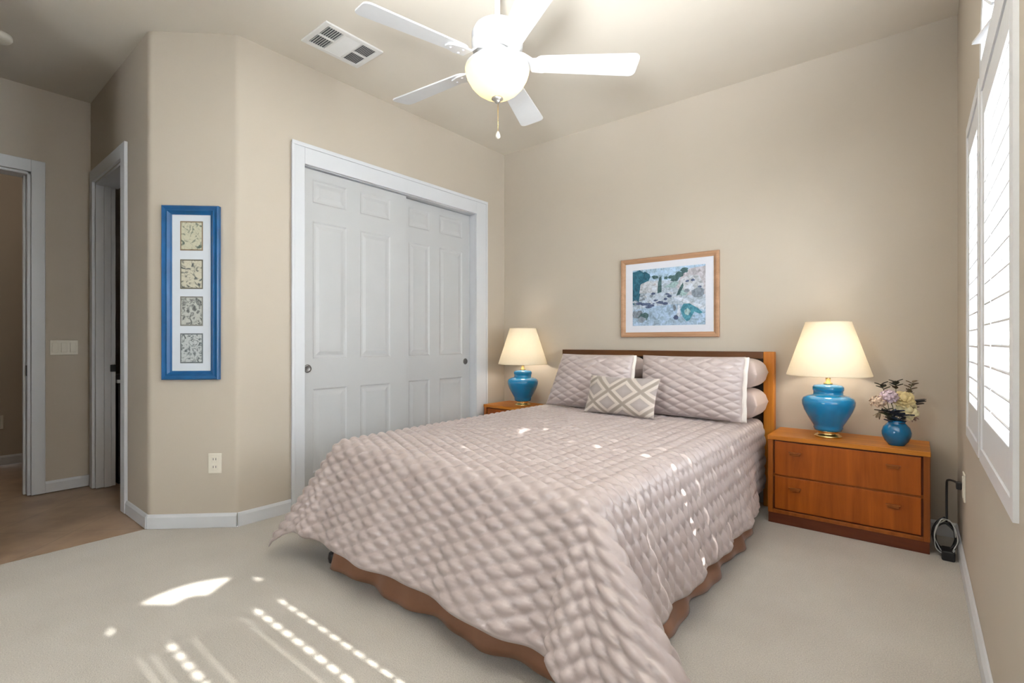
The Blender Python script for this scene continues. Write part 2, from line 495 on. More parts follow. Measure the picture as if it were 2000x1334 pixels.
# door_1: narrow doorway in the entry wall
t1 = MB()
t1.box(D1X0 - 0.075, D1X0, EY - 0.018, EY, 0, D1Z + 0.085).box(D1X1, D1X1 + 0.085, EY - 0.018, EY, 0, D1Z + 0.085).box(D1X0, D1X1, EY - 0.018, EY, D1Z, D1Z + 0.085)
t1.box(D1X0, D1X0 + 0.018, EY, EY + 0.112, 0, D1Z).box(D1X1 - 0.018, D1X1, EY, EY + T, 0, D1Z).box(D1X0, D1X1, EY, EY + T, D1Z - 0.018, D1Z)
t1.box(D1X0 + 0.018, D1X0 + 0.030, EY + 0.045, EY + 0.085, 0, D1Z - 0.018)
d1 = struct(t1.build('door_1', M['white'], bevel=0.003), 'white casing of the narrow doorway in the dim entry wall', 'doorway')
MB().box(D1X0 + 0.0175, D1X0 + 0.034, EY + 0.078, EY + 0.1115, 0.815, 0.865).build('strike_plate', M['black'], d1, bevel=0.003)
# door_2: doorway at the left edge
t2 = MB()
t2.box(EX, EX + 0.018, D2Y1, D2Y1 + 0.07, 0, D2Z + 0.08).box(EX, EX + 0.018, D2Y0 - 0.07, D2Y0, 0, D2Z + 0.08).box(EX, EX + 0.018, D2Y0, D2Y1, D2Z, D2Z + 0.08)
t2.box(EX - T, EX, D2Y1 - 0.018, D2Y1, 0, D2Z).box(EX - T, EX, D2Y0, D2Y0 + 0.018, 0, D2Z).box(EX - T, EX, D2Y0, D2Y1, D2Z - 0.018, D2Z)
t2.box(EX - 0.09, EX - 0.05, D2Y1 - 0.032, D2Y1 - 0.018, 0, D2Z - 0.018)
d2 = struct(t2.build('door_2', M['white'], bevel=0.003), 'white casing of the doorway at the left edge', 'doorway')
MB().box(EX - 0.035, EX - 0.004, D2Y1 - 0.0215, D2Y1 - 0.0175, 0.80, 0.87).build('strike_plate', M['black'], d2, bevel=0.001)

cl = thing('corridor_fill_light', 'added unseen fill light in the corridor beyond the left doorway', 'ceiling light', (-5.25, -0.55, CZ))  # fixture and bulb added out of sight to brighten the corridor
MB().lathe((-5.25, -0.55, 0), [(0.11, CZ), (0.115, CZ - 0.02), (0.10, CZ - 0.05), (0.06, CZ - 0.075), (0.001, CZ - 0.085)], 32).build('diffuser', M['bowl'], cl)
def bulb(name, loc, power, color, radius=0.02, parent=None):
    l = bpy.data.lights.new(name, 'POINT'); l.energy = power; l.color = color; l.shadow_soft_size = radius
    o = bpy.data.objects.new(name, l); o.location = loc; col.objects.link(o)
    if parent is not None:
        o.location = Vector(loc) - Vector(parent.location); o.parent = parent
    return o
bulb('bulb', (-5.25, -0.55, CZ - 0.13), 7.0, (1.0, 0.95, 0.88), 0.03, cl)

# black vanity in the small room
v = thing('vanity_cabinet', 'black cabinet glimpsed low through the narrow doorway', 'cabinet', (-4.8, 1.3, 0))
MB().box(-5.2, -4.47, 0.985, 1.60, 0, 0.73).build('body', M['black_wood'], v, bevel=0.004)
MB().box(-5.22, -4.455, 0.975, 1.62, 0.73, 0.755).build('top', M['white'], v, bevel=0.004)

# ---- closet casing (trim_1) and sliding doors
m = MB()
m.box(LX, LX + 0.020, 1.485, CY0 + 0.004, 0, CZT + 0.12)
m.box(LX, LX + 0.020, CY1 - 0.004, 3.234, 0, CZT + 0.12)
m.box(LX, LX + 0.020, CY0 + 0.004, CY1 - 0.004, CZT, CZT + 0.12)
m.box(LX + 0.020, LX + 0.028, 1.480, 3.239, CZT + 0.10, CZT + 0.125)
m.box(LX + 0.020, LX + 0.026, 1.480, 1.500, 0, CZT + 0.11).box(LX + 0.020, LX + 0.026, 3.219, 3.239, 0, CZT + 0.11)
m.box(LX - T, LX, CY0 - 0.001, CY0 + 0.004, 0, CZT).box(LX - T, LX, CY1 - 0.004, CY1 + 0.001, 0, CZT).box(LX - T, LX, CY0, CY1, CZT - 0.004, CZT + 0.001)
struct(m.build('trim_1', M['white'], bevel=0.004), 'white casing around the closet doors', 'trim')

def six_panel(y0, y1, x, label, idx, knob_y):
    """sliding door leaf, face at x looking to +X"""
    z0, z1 = 0.012, CZT - 0.010
    th = 0.034
    dm = MB()
    w = y1 - y0
    st = 0.115; mid = 0.10
    cols = [(1.635, 1.878), (1.980, 2.232)] if idx == 3 else [(2.435, 2.645), (2.750, 3.010)]
    rows = [(0.20, 0.73), (0.92, 1.79), (1.905, 2.055)]
    ys = [y0] + [c for cc in cols for c in cc] + [y1]
    zs = [z0] + [r for rr in rows for r in rr] + [z1]
    dm.box(x - th, x - 0.012, y0, y1, z0, z1)
    # stiles and rails
    dm.box(x - 0.012, x, ys[0], ys[1], z0, z1).box(x - 0.012, x, ys[2], ys[3], z0, z1).box(x - 0.012, x, ys[4], ys[5], z0, z1)
    for c in cols:
        for k in range(0, 8, 2):
            dm.box(x - 0.012, x, c[0], c[1], zs[k], zs[k + 1])
    for c in cols:
        for r in rows:
            # sloping moulding and raised field
            def ring(d): return [(c[0] + d, r[0] + d), (c[1] - d, r[0] + d), (c[1] - d, r[1] - d), (c[0] + d, r[1] - d)]
            levels = [(0.0, 0.0), (0.010, -0.006), (0.022, -0.006), (0.046, -0.001)]
            vs = []
            for d, h in levels:
                vs += [(x + h, a, b) for a, b in ring(d)]
            fs = []
            for i in range(3):
                for k in range(4):
                    k2 = (k + 1) % 4
                    fs.append((i * 4 + k, i * 4 + k2, i * 4 + 4 + k2, i * 4 + 4 + k))
            fs.append((12, 13, 14, 15))
            dm.add(vs, fs)
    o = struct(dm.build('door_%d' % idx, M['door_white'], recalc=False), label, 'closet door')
    kb = MB()
    prof = [(0.024, 0.0), (0.026, 0.002), (0.024, 0.005), (0.016, 0.003), (0.001, 0.002)]
    kb.lathe((0, 0, 0), prof, 24)
    kb.v = [(x + p[2], knob_y + p[0], 0.860 + p[1]) for p in kb.v]
    kb.build('finger_pull', M['metal_dark'], o)
    return o
six_panel(CY0 + 0.006, 2.375, LX - 0.018, 'left sliding six panel white closet door', 3, 1.600)
six_panel(2.335, CY1 - 0.006, LX - 0.062, 'right sliding six panel white closet door set further back', 4, 3.045)

# ------------------------------------------------------------------ windows with shutters
PX = RX - 0.010                # room side of the frames
def shutter_panel(win, y0, y1, z0, z1, x0, x1, tilt=0.0, rod=True, gap=None):
    st, br, tr = 0.048, 0.10, 0.085
    f = MB()
    f.box(x0, x1, y0, y0 + st, z0, z1).box(x0, x1, y1 - st, y1, z0, z1)
    f.box(x0, x1, y0 + st, y1 - st, z0, z0 + br).box(x0, x1, y0 + st, y1 - st, z1 - tr, z1)
    pan = f.build('shutter_panel', M['shutter'], win, bevel=0.002)
    pitch = 0.060
    zc0, zc1 = z0 + br, z1 - tr
    n = int((zc1 - zc0) / pitch)
    pitch = (zc1 - zc0) / n
    lv = MB()
    xc = x0 + 0.0295
    for i in range(n):
        z = zc0 + pitch * (i + 0.5)
        w, th = 0.0300, 0.0052
        ca, sa = math.cos(tilt), math.sin(tilt)
        banks = [(y0 + st + 0.002, y1 - st - 0.002)]
        if gap: banks = [(banks[0][0], gap[0]), (gap[1], banks[0][1])]
        for (ya, yb) in banks:
            sec = []
            for k in range(12):
                a = 2 * PI * k / 12
                px, pz = w * math.copysign(abs(math.cos(a)) ** 0.35, math.cos(a)), th * math.copysign(abs(math.sin(a)) ** 0.5, math.sin(a))
                sec.append((xc + px * ca - pz * sa, ya, z + px * sa + pz * ca))
            lv.prism(sec, (0, yb - ya, 0))
        if gap: lv.box(xc - 0.006, xc + 0.006, gap[0] - 0.003, gap[1] + 0.003, z - 0.012, z + 0.012)
    lv.build('louvers', M['shutter'], pan)
    if rod:
        yc = (y0 + y1) / 2
        MB().box(x0 - 0.028, x0 - 0.018, yc - 0.006, yc + 0.006, zc0 + 0.03, zc1 - 0.03).build('tilt_rod', M['shutter'], pan)
    return pan

def window_unit(u, idx, label, panels, tilt=0.0, rod=True, pins=(), gap=None):
    y0, y1, z0, z1 = u['y0'], u['y1'], u['z0'], u['z1']
    fr = MB()
    fw = 0.040
    zr = z1 - 0.02 if not u['arch'] else z1 - 0.06       # underside of head rail
    x1 = RX + 0.055
    # frame lapping the wall
    fr.box(PX, x1, y0 - 0.022, y0 + 0.02, z0 - 0.022, z1 + (0.0 if u['arch'] else 0.022))
    fr.box(PX, x1, y1 - 0.02, y1 + 0.022, z0 - 0.022, z1 + (0.0 if u['arch'] else 0.022))
    fr.box(PX, x1, y0 + 0.02, y1 - 0.02, z0 - 0.022, z0 + 0.02)
    fr.box(PX, x1, y0 + 0.02, y1 - 0.02, zr, z1 + (0.03 if u['arch'] else 0.022))
    # outer sash
    xo = RX + 0.105
    fr.box(xo, xo + 0.03, y0, y0 + 0.035, z0, z1).box(xo, xo + 0.03, y1 - 0.035, y1, z0, z1)
    fr.box(xo, xo + 0.03, y0, y1, z0, z0 + 0.035).box(xo, xo + 0.03, y0, y1, z1 - 0.02, z1 + 0.015)
    if u['arch']:
        n = 24
        po = arch_pts(u, 0.024, n); pi = arch_pts(u, -0.028, n)
        for i in range(n):
            q = [(PX, po[i][0], po[i][1]), (PX, po[i + 1][0], po[i + 1][1]), (PX, pi[i + 1][0], pi[i + 1][1]), (PX, pi[i][0], pi[i][1])]
            fr.prism(q, (0.065, 0, 0))
    win = struct(fr.build('window_%d' % idx, M['shutter'], bevel=0.0), label, 'window')
    g = MB()
    poly = [(RX + 0.115, y0 + 0.01, z0), (RX + 0.115, y1 - 0.01, z0)]
    if u['arch']:
        poly += [(RX + 0.115, a, b) for a, b in arch_pts(u, -0.004, 20)[::-1]]
    else:
        poly += [(RX + 0.115, y1 - 0.01, z1), (RX + 0.115, y0 + 0.01, z1)]
    g.prism(poly, (0.005, 0, 0))
    g.build('glass_pane', M['glass'], win)
    for (a, b) in panels:
        shutter_panel(win, a, b, z0 + 0.022, zr - 0.003, PX + 0.004, PX + 0.032, tilt, rod, gap)
    if pins:
        pm = MB()
        for (a, b) in pins:
            k = z0 + 0.05
            while k < zr - 0.02:
                pm.box(RX + 0.004, RX + 0.012, a, b, k, k + 0.012); k += 0.060
        pm.build('shutter_pins', M['shutter'], win)
    return win

def sunburst(win, u, ang0, ang1, count, twist, hub=0.07, closed=False):
    yc = (u['y0'] + u['y1']) / 2; r = (u['y1'] - u['y0']) / 2 - 0.03; zc = u['z1'] + 0.03
    xc = RX + 0.012
    hm = MB()
    n = 16
    ring = [(xc - 0.014, yc - hub * math.cos(PI * i / n), zc + hub * math.sin(PI * i / n)) for i in range(n + 1)]
    hm.prism(ring, (0.028, 0, 0))
    hm.build('sunburst_hub', M['shutter'], win)
    lm = MB()
    for i in range(count):
        a = ang0 + (ang1 - ang0) * (i + 0.5) / count
        d = Vector((0, -math.cos(a), math.sin(a))); t = Vector((0, math.sin(a), math.cos(a))); nx = Vector((1, 0, 0))
        wdir = (nx * math.cos(twist) + t * math.sin(twist)); thd = d.cross(wdir).normalized()
        r1 = (r + 0.0) - 0.012
        # limit by the lower rail
        w0, w1 = 0.020, 0.046
        p0 = Vector((xc, yc, zc)) + d * (hub + 0.004); p1 = Vector((xc, yc, zc)) + d * (r1 - 0.02)
        th = 0.004
        vs = []
        for p, w in ((p0, w0), (p1, w1)):
            for sw, st_ in ((-1, -1), (1, -1), (1, 1), (-1, 1)):
                vs.append(p + wdir * w * sw + thd * th * st_)
        lm.add(vs, [(0, 1, 2, 3), (7, 6, 5, 4), (0, 4, 5, 1), (1, 5, 6, 2), (2, 6, 7, 3), (3, 7, 4, 0)])
    lm.build('sunburst_louvers', M['shutter'], win)

w1 = window_unit(UNITS[0], 1, 'arched window with white plantation shutters nearest the frame edge', [(1.522, 2.148)], tilt=math.radians(-16), rod=False, gap=(1.930, 1.942))
sunburst(w1, UNITS[0], 0.08, 1.9, 8, 1.25)
sunburst(w1, UNITS[0], 1.9, 2.58, 3, 0.15)
sunburst(w1, UNITS[0], 2.92, 3.06, 1, 0.15)
w2 = window_unit(UNITS[1], 2, 'narrow shuttered window between the arched one and the back corner', [(2.272, 2.708)], tilt=math.radians(-16), rod=False)
w3 = window_unit(UNITS[2], 3, 'arched shuttered window beside the viewer', [(0.435, 0.566), (0.584, 0.848), (0.866, 0.944), (0.962, 1.006)], tilt=math.radians(-16), rod=False,
                 pins=((0.560, 0.59), (0.842, 0.872), (0.938, 0.968)))
sunburst(w3, UNITS[2], 0.03, 0.80, 3, 1.35)
sunburst(w3, UNITS[2], PI - 0.42, PI - 0.04, 2, 0.9)
# ------------------------------------------------------------------ ceiling fan
FX, FY = -1.535, 1.775
ZB = 2.335
fan = thing('ceiling_fan', 'white five blade ceiling fan with a glowing frosted bowl light', 'ceiling fan', (FX, FY, CZ))
MB().lathe((FX, FY, 0), [(0.062, CZ), (0.066, CZ - 0.02), (0.05, CZ - 0.05), (0.02, CZ - 0.062)], 32).build('canopy', M['fan_white'], fan)
MB().lathe((FX, FY, 0), [(0.013, CZ - 0.05), (0.013, 2.53)], 20).build('downrod', M['fan_white'], fan)
MB().lathe((FX, FY, 0), [(0.02, 2.545), (0.032, 2.535), (0.075, 2.525), (0.108, 2.505), (0.120, 2.48), (0.120, 2.452), (0.113, 2.444)], 40).build('motor_top', M['fan_grey'], fan)
MB().lathe((FX, FY, 0), [(0.116, 2.448), (0.122, 2.44), (0.118, 2.405), (0.095, 2.385), (0.088, 2.372), (0.075, 2.366)], 40).build('motor_housing', M['fan_white'], fan)
MB().lathe((FX, FY, 0), [(0.075, 2.368), (0.072, 2.35), (0.105, 2.344), (0.140, 2.334), (0.149, 2.326), (0.149, 2.318)], 40).build('light_fitter', M['fan_white'], fan)

bowl_prof = [(0.148, 2.318), (0.152, 2.312), (0.150, 2.298), (0.142, 2.272), (0.124, 2.240), (0.098, 2.212), (0.066, 2.191), (0.030, 2.180), (0.012, 2.179)]
bm_ = MB().lathe((FX, FY, 0), bowl_prof, 48, cap=False)
bo = bm_.build('glass_bowl', M['bowl'], fan)
so = bo.modifiers.new('solid', 'SOLIDIFY'); so.thickness = 0.004; so.offset = -1
MB().lathe((FX, FY, 0), [(0.010, 2.186), (0.026, 2.180), (0.028, 2.174), (0.016, 2.168), (0.013, 2.160), (0.006, 2.153), (0.001, 2.152)], 24).build('finial', M['metal_grey'], fan)
ch = MB().tube([(FX + 0.004, FY, 2.158), (FX + 0.004, FY, 2.018)], 0.0016, 6).build('pull_chain', M['brass'], fan)
MB().lathe((FX + 0.004, FY, 0), [(0.002, 2.022), (0.007, 2.014), (0.011, 2.002), (0.011, 1.994), (0.006, 1.988), (0.001, 1.986)], 16).build('pull_knob', M['ivory'], ch)

def fan_blade(ang):
    ca, sa = math.cos(ang), math.sin(ang)
    R = Vector((ca, sa, 0)); Tn = Vector((-sa, ca, 0)); U = Vector((0, 0, 1))
    pitch = math.radians(-12)
    Wd = Tn * math.cos(pitch) + U * math.sin(pitch); Nn = U * math.cos(pitch) - Tn * math.sin(pitch)
    O = Vector((FX, FY, ZB))
    # outline in (radial, width)
    r0, r1 = 0.175, 0.665
    out = []
    w0, w1 = 0.052, 0.070
    def cor(cx, cy, rad, a0, a1, n=5):
        return [(cx + rad * math.cos(a0 + (a1 - a0) * i / n), cy + rad * math.sin(a0 + (a1 - a0) * i / n)) for i in range(n + 1)]
    rad = 0.03
    out += cor(r1 - rad, w1 - rad, rad, PI / 2, 0)[::-1]
    out += cor(r0 + 0.04, w0 - 0.04, 0.04, PI, PI / 2)[::-1]
    out += cor(r0 + 0.04, -w0 + 0.04, 0.04, 3 * PI / 2, PI)[::-1]
    out += cor(r1 - rad, -w1 + rad, rad, 2 * PI, 3 * PI / 2)[::-1]
    poly = [O + R * a + Wd * b + Nn * 0.004 for a, b in out]
    bl = MB().prism(poly, Nn * 0.007).build('blade', M['fan_white'], fan, bevel=0.0015)
    iron = MB()
    # arm from the motor to the blade, widening into a plate
    z_in = 2.385
    a0 = Vector((FX, FY, z_in)) + R * 0.085
    sec = [(a0, 0.022), (Vector((FX, FY, 2.372)) + R * 0.125, 0.026), (O + R * 0.165 + Nn * 0.001, 0.040), (O + R * 0.215, 0.046), (O + R * 0.262, 0.030), (O + R * 0.275, 0.012)]
    vs = []; fs = []
    for p, w in sec:
        for sw, h in ((-1, -0.004), (1, -0.004), (1, 0.004), (-1, 0.004)):
            vs.append(p + Wd * w * sw + Nn * h)
    for i in range(len(sec) - 1):
        for k in range(4):
            fs.append((i * 4 + k, i * 4 + (k + 1) % 4, i * 4 + 4 + (k + 1) % 4, i * 4 + 4 + k))
    fs += [(0, 1, 2, 3), tuple(len(vs) - 4 + k for k in range(4))]
    iron.add(vs, fs)
    io = iron.build('blade_iron', M['fan_white'], bl, bevel=0.001)
    for (ra, wb) in ((0.20, 0.022), (0.20, -0.022), (0.252, 0.0)):
        c = O + R * ra + Wd * wb - Nn * 0.005
        MB().sphere(c, 0.006, 1, 1, 0.6, 10, 6).build('screw', M['fan_grey'], bl)
for k in range(5):
    fan_blade(math.radians(40 + 72 * k))

def bulb(name, loc, power, color, radius=0.02, parent=None):
    l = bpy.data.lights.new(name, 'POINT'); l.energy = power; l.color = color; l.shadow_soft_size = radius
    o = bpy.data.objects.new(name, l); o.location = loc; col.objects.link(o)
    if parent is not None:
        o.location = Vector(loc) - Vector(parent.location); o.parent = parent
    return o
for k in range(2):
    a = math.radians(39.16) + PI * k
    bulb('bulb', (FX + 0.085 * math.cos(a), FY + 0.085 * math.sin(a), 2.285), 2.6, (1.0, 0.90, 0.74), 0.02, fan)

# ------------------------------------------------------------------ ceiling vent
VX0, VX1, VY0, VY1 = -2.70, -2.435, 1.425, 1.79
vent = thing('air_vent', 'white rectangular air vent grille on the ceiling left of the fan', 'air vent', ((VX0 + VX1) / 2, (VY0 + VY1) / 2, CZ))
fm = MB(); b0 = 0.028; zt = CZ; zb = CZ - 0.010
fm.box(VX0, VX1, VY0, VY0 + b0, zb, zt).box(VX0, VX1, VY1 - b0, VY1, zb, zt).box(VX0, VX0 + b0, VY0 + b0, VY1 - b0, zb, zt).box(VX1 - b0, VX1, VY0 + b0, VY1 - b0, zb, zt)
xm = (VX0 + VX1) / 2; ya, yb = VY0 + 0.128, VY0 + 0.237
fm.box(VX0 + b0, VX1 - b0, ya - 0.006, ya + 0.006, zb, zt).box(VX0 + b0, VX1 - b0, yb - 0.006, yb + 0.006, zb, zt)
fm.box(xm - 0.007, xm + 0.007, VY0 + b0, ya, zb, zt).box(xm - 0.007, xm + 0.007, yb, VY1 - b0, zb, zt)
fm.build('frame', M['vent_white'], vent, bevel=0.002)
MB().box(VX0 + b0, VX1 - b0, VY0 + b0, VY1 - b0, CZ - 0.003, CZ + 0.004).build('duct_opening', M['vent_dark'], vent)
sl = MB()
def slat_row(x0, x1, y0, y1, along, tilt, n):
    for i in range(n):
        if along == 'x':
            y = y0 + (y1 - y0) * (i + 0.5) / n
            sl.obox(((x0 + x1) / 2, y, CZ - 0.0065), ((x1 - x0) / 2, 0, 0), (0, 0.0045 * math.cos(tilt), 0.0045 * math.sin(tilt)), (0, -0.0006 * math.sin(tilt), 0.0006 * math.cos(tilt)))
        else:
            x = x0 + (x1 - x0) * (i + 0.5) / n
            sl.obox((x, (y0 + y1) / 2, CZ - 0.0065), (0.0045 * math.cos(tilt), 0, 0.0045 * math.sin(tilt)), (0, (y1 - y0) / 2, 0), (-0.0006 * math.sin(tilt), 0, 0.0006 * math.cos(tilt)))
for (xa, xb) in ((VX0 + b0, xm - 0.007), (xm + 0.007, VX1 - b0)):
    slat_row(xa, xb, VY0 + b0, ya - 0.006, 'x', 1.2, 7)
    slat_row(xa, xb, yb + 0.006, VY1 - b0, 'x', 0.75, 9)
slat_row(VX0 + b0, VX1 - b0, ya + 0.006, yb - 0.006, 'y', 0.3, 24)
sl.build('slats', M['vent_white'], vent)

# smoke detector at the far left edge of the ceiling
sd = MB().lathe((-3.965, 0.33, 0), [(0.065, CZ), (0.066, CZ - 0.018), (0.058, CZ - 0.030), (0.03, CZ - 0.034), (0.001, CZ - 0.034)], 32).build('smoke_detector', M['ivory'], loc=(-3.965, 0.33, CZ))
tag(sd, 'round off white smoke detector on the entry ceiling', 'smoke detector')

# ------------------------------------------------------------------ wall plates
sw = thing('light_switch', 'ivory three gang light switch plate beside the left doorway', 'light switch', (EX, 0.711, 0.988))
MB().box(EX, EX + 0.007, 0.637, 0.785, 0.937, 1.040).build('plate', M['ivory'], sw, bevel=0.003)
for k, y in enumerate((0.664, 0.711, 0.758)):
    MB().box(EX + 0.006, EX + 0.011, y - 0.016, y + 0.016, 0.955, 1.022).build('rocker', M['ivory'], sw, bevel=0.002)

nd = Vector((0.6857, -0.7279, 0)); td = Vector((0.7279, 0.6857, 0)); A0 = Vector((DA[0], DA[1], 0))
def dbox(mb, s0, s1, z0, z1, d0, d1, mi=0):
    c = A0 + td * ((s0 + s1) / 2) + nd * ((d0 + d1) / 2) + Vector((0, 0, (z0 + z1) / 2))
    return mb.obox(c, td * ((s1 - s0) / 2), nd * ((d1 - d0) / 2), Vector((0, 0, (z1 - z0) / 2)), mi)
ol = thing('wall_outlet', 'ivory outlet plate low on the diagonal wall under the blue frame', 'outlet', tuple(A0 + td * 0.355 + Vector((0, 0, 0.355))))
dbox(MB(), 0.320, 0.391, 0.298, 0.410, 0, 0.006).build('plate', M['ivory'], ol, bevel=0.003)
for zc in (0.333, 0.376):
    r_ = dbox(MB(), 0.339, 0.372, zc - 0.016, zc + 0.016, 0.005, 0.0085).build('receptacle', M['ivory'], ol, bevel=0.004)
    mm = MB()
    dbox(mm, 0.347, 0.350, zc - 0.004, zc + 0.008, 0.008, 0.009); dbox(mm, 0.361, 0.364, zc - 0.004, zc + 0.008, 0.008, 0.009)
    mm.build('slots', M['vent_dark'], r_)
o2 = thing('wall_outlet', 'small outlet plate low on the corridor wall beyond the left doorway', 'outlet', (-5.92, 0.50, 0.356))
MB().box(-5.92, -5.913, 0.465, 0.535, 0.30, 0.412).build('plate', M['ivory'], o2, bevel=0.003)
MB().box(-5.914, -5.910, 0.484, 0.516, 0.317, 0.395).build('receptacle', M['ivory'], o2, bevel=0.003)
o3 = thing('wall_outlet', 'ivory outlet plate on the window wall with a black cable plugged in', 'outlet', (RX, 2.97, 0.385))
MB().box(RX - 0.007, RX, 2.925, 3.015, 0.325, 0.447).build('plate', M['ivory'], o3, bevel=0.003)
MB().box(RX - 0.010, RX - 0.006, 2.95, 2.99, 0.342, 0.430).build('receptacle', M['ivory'], o3, bevel=0.003)

# ------------------------------------------------------------------ blue framed set of four prints on the diagonal wall
bf = thing('framed_print', 'tall narrow blue frame holding four small sketches on the diagonal wall', 'picture', tuple(A0 + td * 0.234 + Vector((0, 0, 0.82))))
fm = MB()
def mitre_frame(mb, s0, s1, z0, z1, w, prof, P, mi=0):
    """mitred frame; prof is a list of (inset 0..1, depth); P maps (s, z, d) to a point"""
    vs = []; n = len(prof)
    for (q, dd) in prof:
        i = q * w
        vs += [P(s0 + i, z0 + i, dd), P(s1 - i, z0 + i, dd), P(s1 - i, z1 - i, dd), P(s0 + i, z1 - i, dd)]
    fs = []; 
    for i in range(n - 1):
        for k in range(4):
            k2 = (k + 1) % 4
            fs.append((i * 4 + k, i * 4 + k2, i * 4 + 4 + k2, i * 4 + 4 + k))
    mb.add(vs, fs, mi)
PD = lambda s, z, d: A0 + td * s + nd * d + Vector((0, 0, z))
mitre_frame(fm, 0.083, 0.385, 0.820, 1.777, 0.048, [(0, 0.0), (0, 0.024), (0.12, 0.030), (0.45, 0.024), (0.62, 0.026), (0.85, 0.016), (1, 0.012), (1, 0.004)], PD)
fm.build('frame', M['frame_blue'], bf)
dbox(MB(), 0.125, 0.343, 0.862, 1.735, 0.002, 0.008).build('mat', M['mat_white'], bf)
def sketch_mat(i, base, ink):
    m, nt, b = new_mat('sketch_%d' % i)
    v = coords(nt)
    t = N(nt, 'ShaderNodeTexNoise'); t.inputs['Scale'].default_value = 24; t.inputs['Detail'].default_value = 3; t.inputs['Distortion'].default_value = 1.6 + i * 0.4
    t2 = N(nt, 'ShaderNodeTexVoronoi'); t2.inputs['Scale'].default_value = 26 + 5 * i; t2.feature = 'DISTANCE_TO_EDGE'
    nt.links.new(v, t.inputs['Vector']); nt.links.new(v, t2.inputs['Vector'])
    ink = tuple(q * 0.55 for q in ink)
    r = ramp(nt, [(0.36, ink), (0.45, tuple((a + c) / 2 for a, c in zip(base, ink))), (0.50, base)])
    nt.links.new(t.outputs['Fac'], r.inputs['Fac'])
    r2 = ramp(nt, [(0.0, ink), (0.06, (1, 1, 1))])
    nt.links.new(t2.outputs['Distance'], r2.inputs['Fac'])
    mx = N(nt, 'ShaderNodeMix', data_type='RGBA', blend_type='MULTIPLY'); mx.inputs['Factor'].default_value = 0.18
    nt.links.new(r.outputs['Color'], mx.inputs['A']); nt.links.new(r2.outputs['Color'], mx.inputs['B'])
    nt.links.new(mx.outputs['Result'], b.inputs['Base Color']); b.inputs['Roughness'].default_value = 0.6
    return m
for i, (z0, z1, base, ink, line) in enumerate([(1.532, 1.694, (0.55, 0.53, 0.40), (0.16, 0.22, 0.19), (0.22, 0.16, 0.10)),
                                        (1.320, 1.483, (0.56, 0.53, 0.42), (0.16, 0.18, 0.18), (0.13, 0.12, 0.09)),
                                        (1.116, 1.279, (0.48, 0.49, 0.46), (0.20, 0.21, 0.21), (0.20, 0.20, 0.18)),
                                        (0.910, 1.075, (0.50, 0.53, 0.54), (0.17, 0.20, 0.22), (0.14, 0.16, 0.17))]):
    pm = MB()
    dbox(pm, 0.174, 0.294, z0, z1, 0.007, 0.0092, 0)
    dbox(pm, 0.180, 0.288, z0 + 0.007, z1 - 0.007, 0.008, 0.0097, 1)
    pm.build('print', [flat('print_border_%d' % i, line), sketch_mat(i, base, ink)], bf)

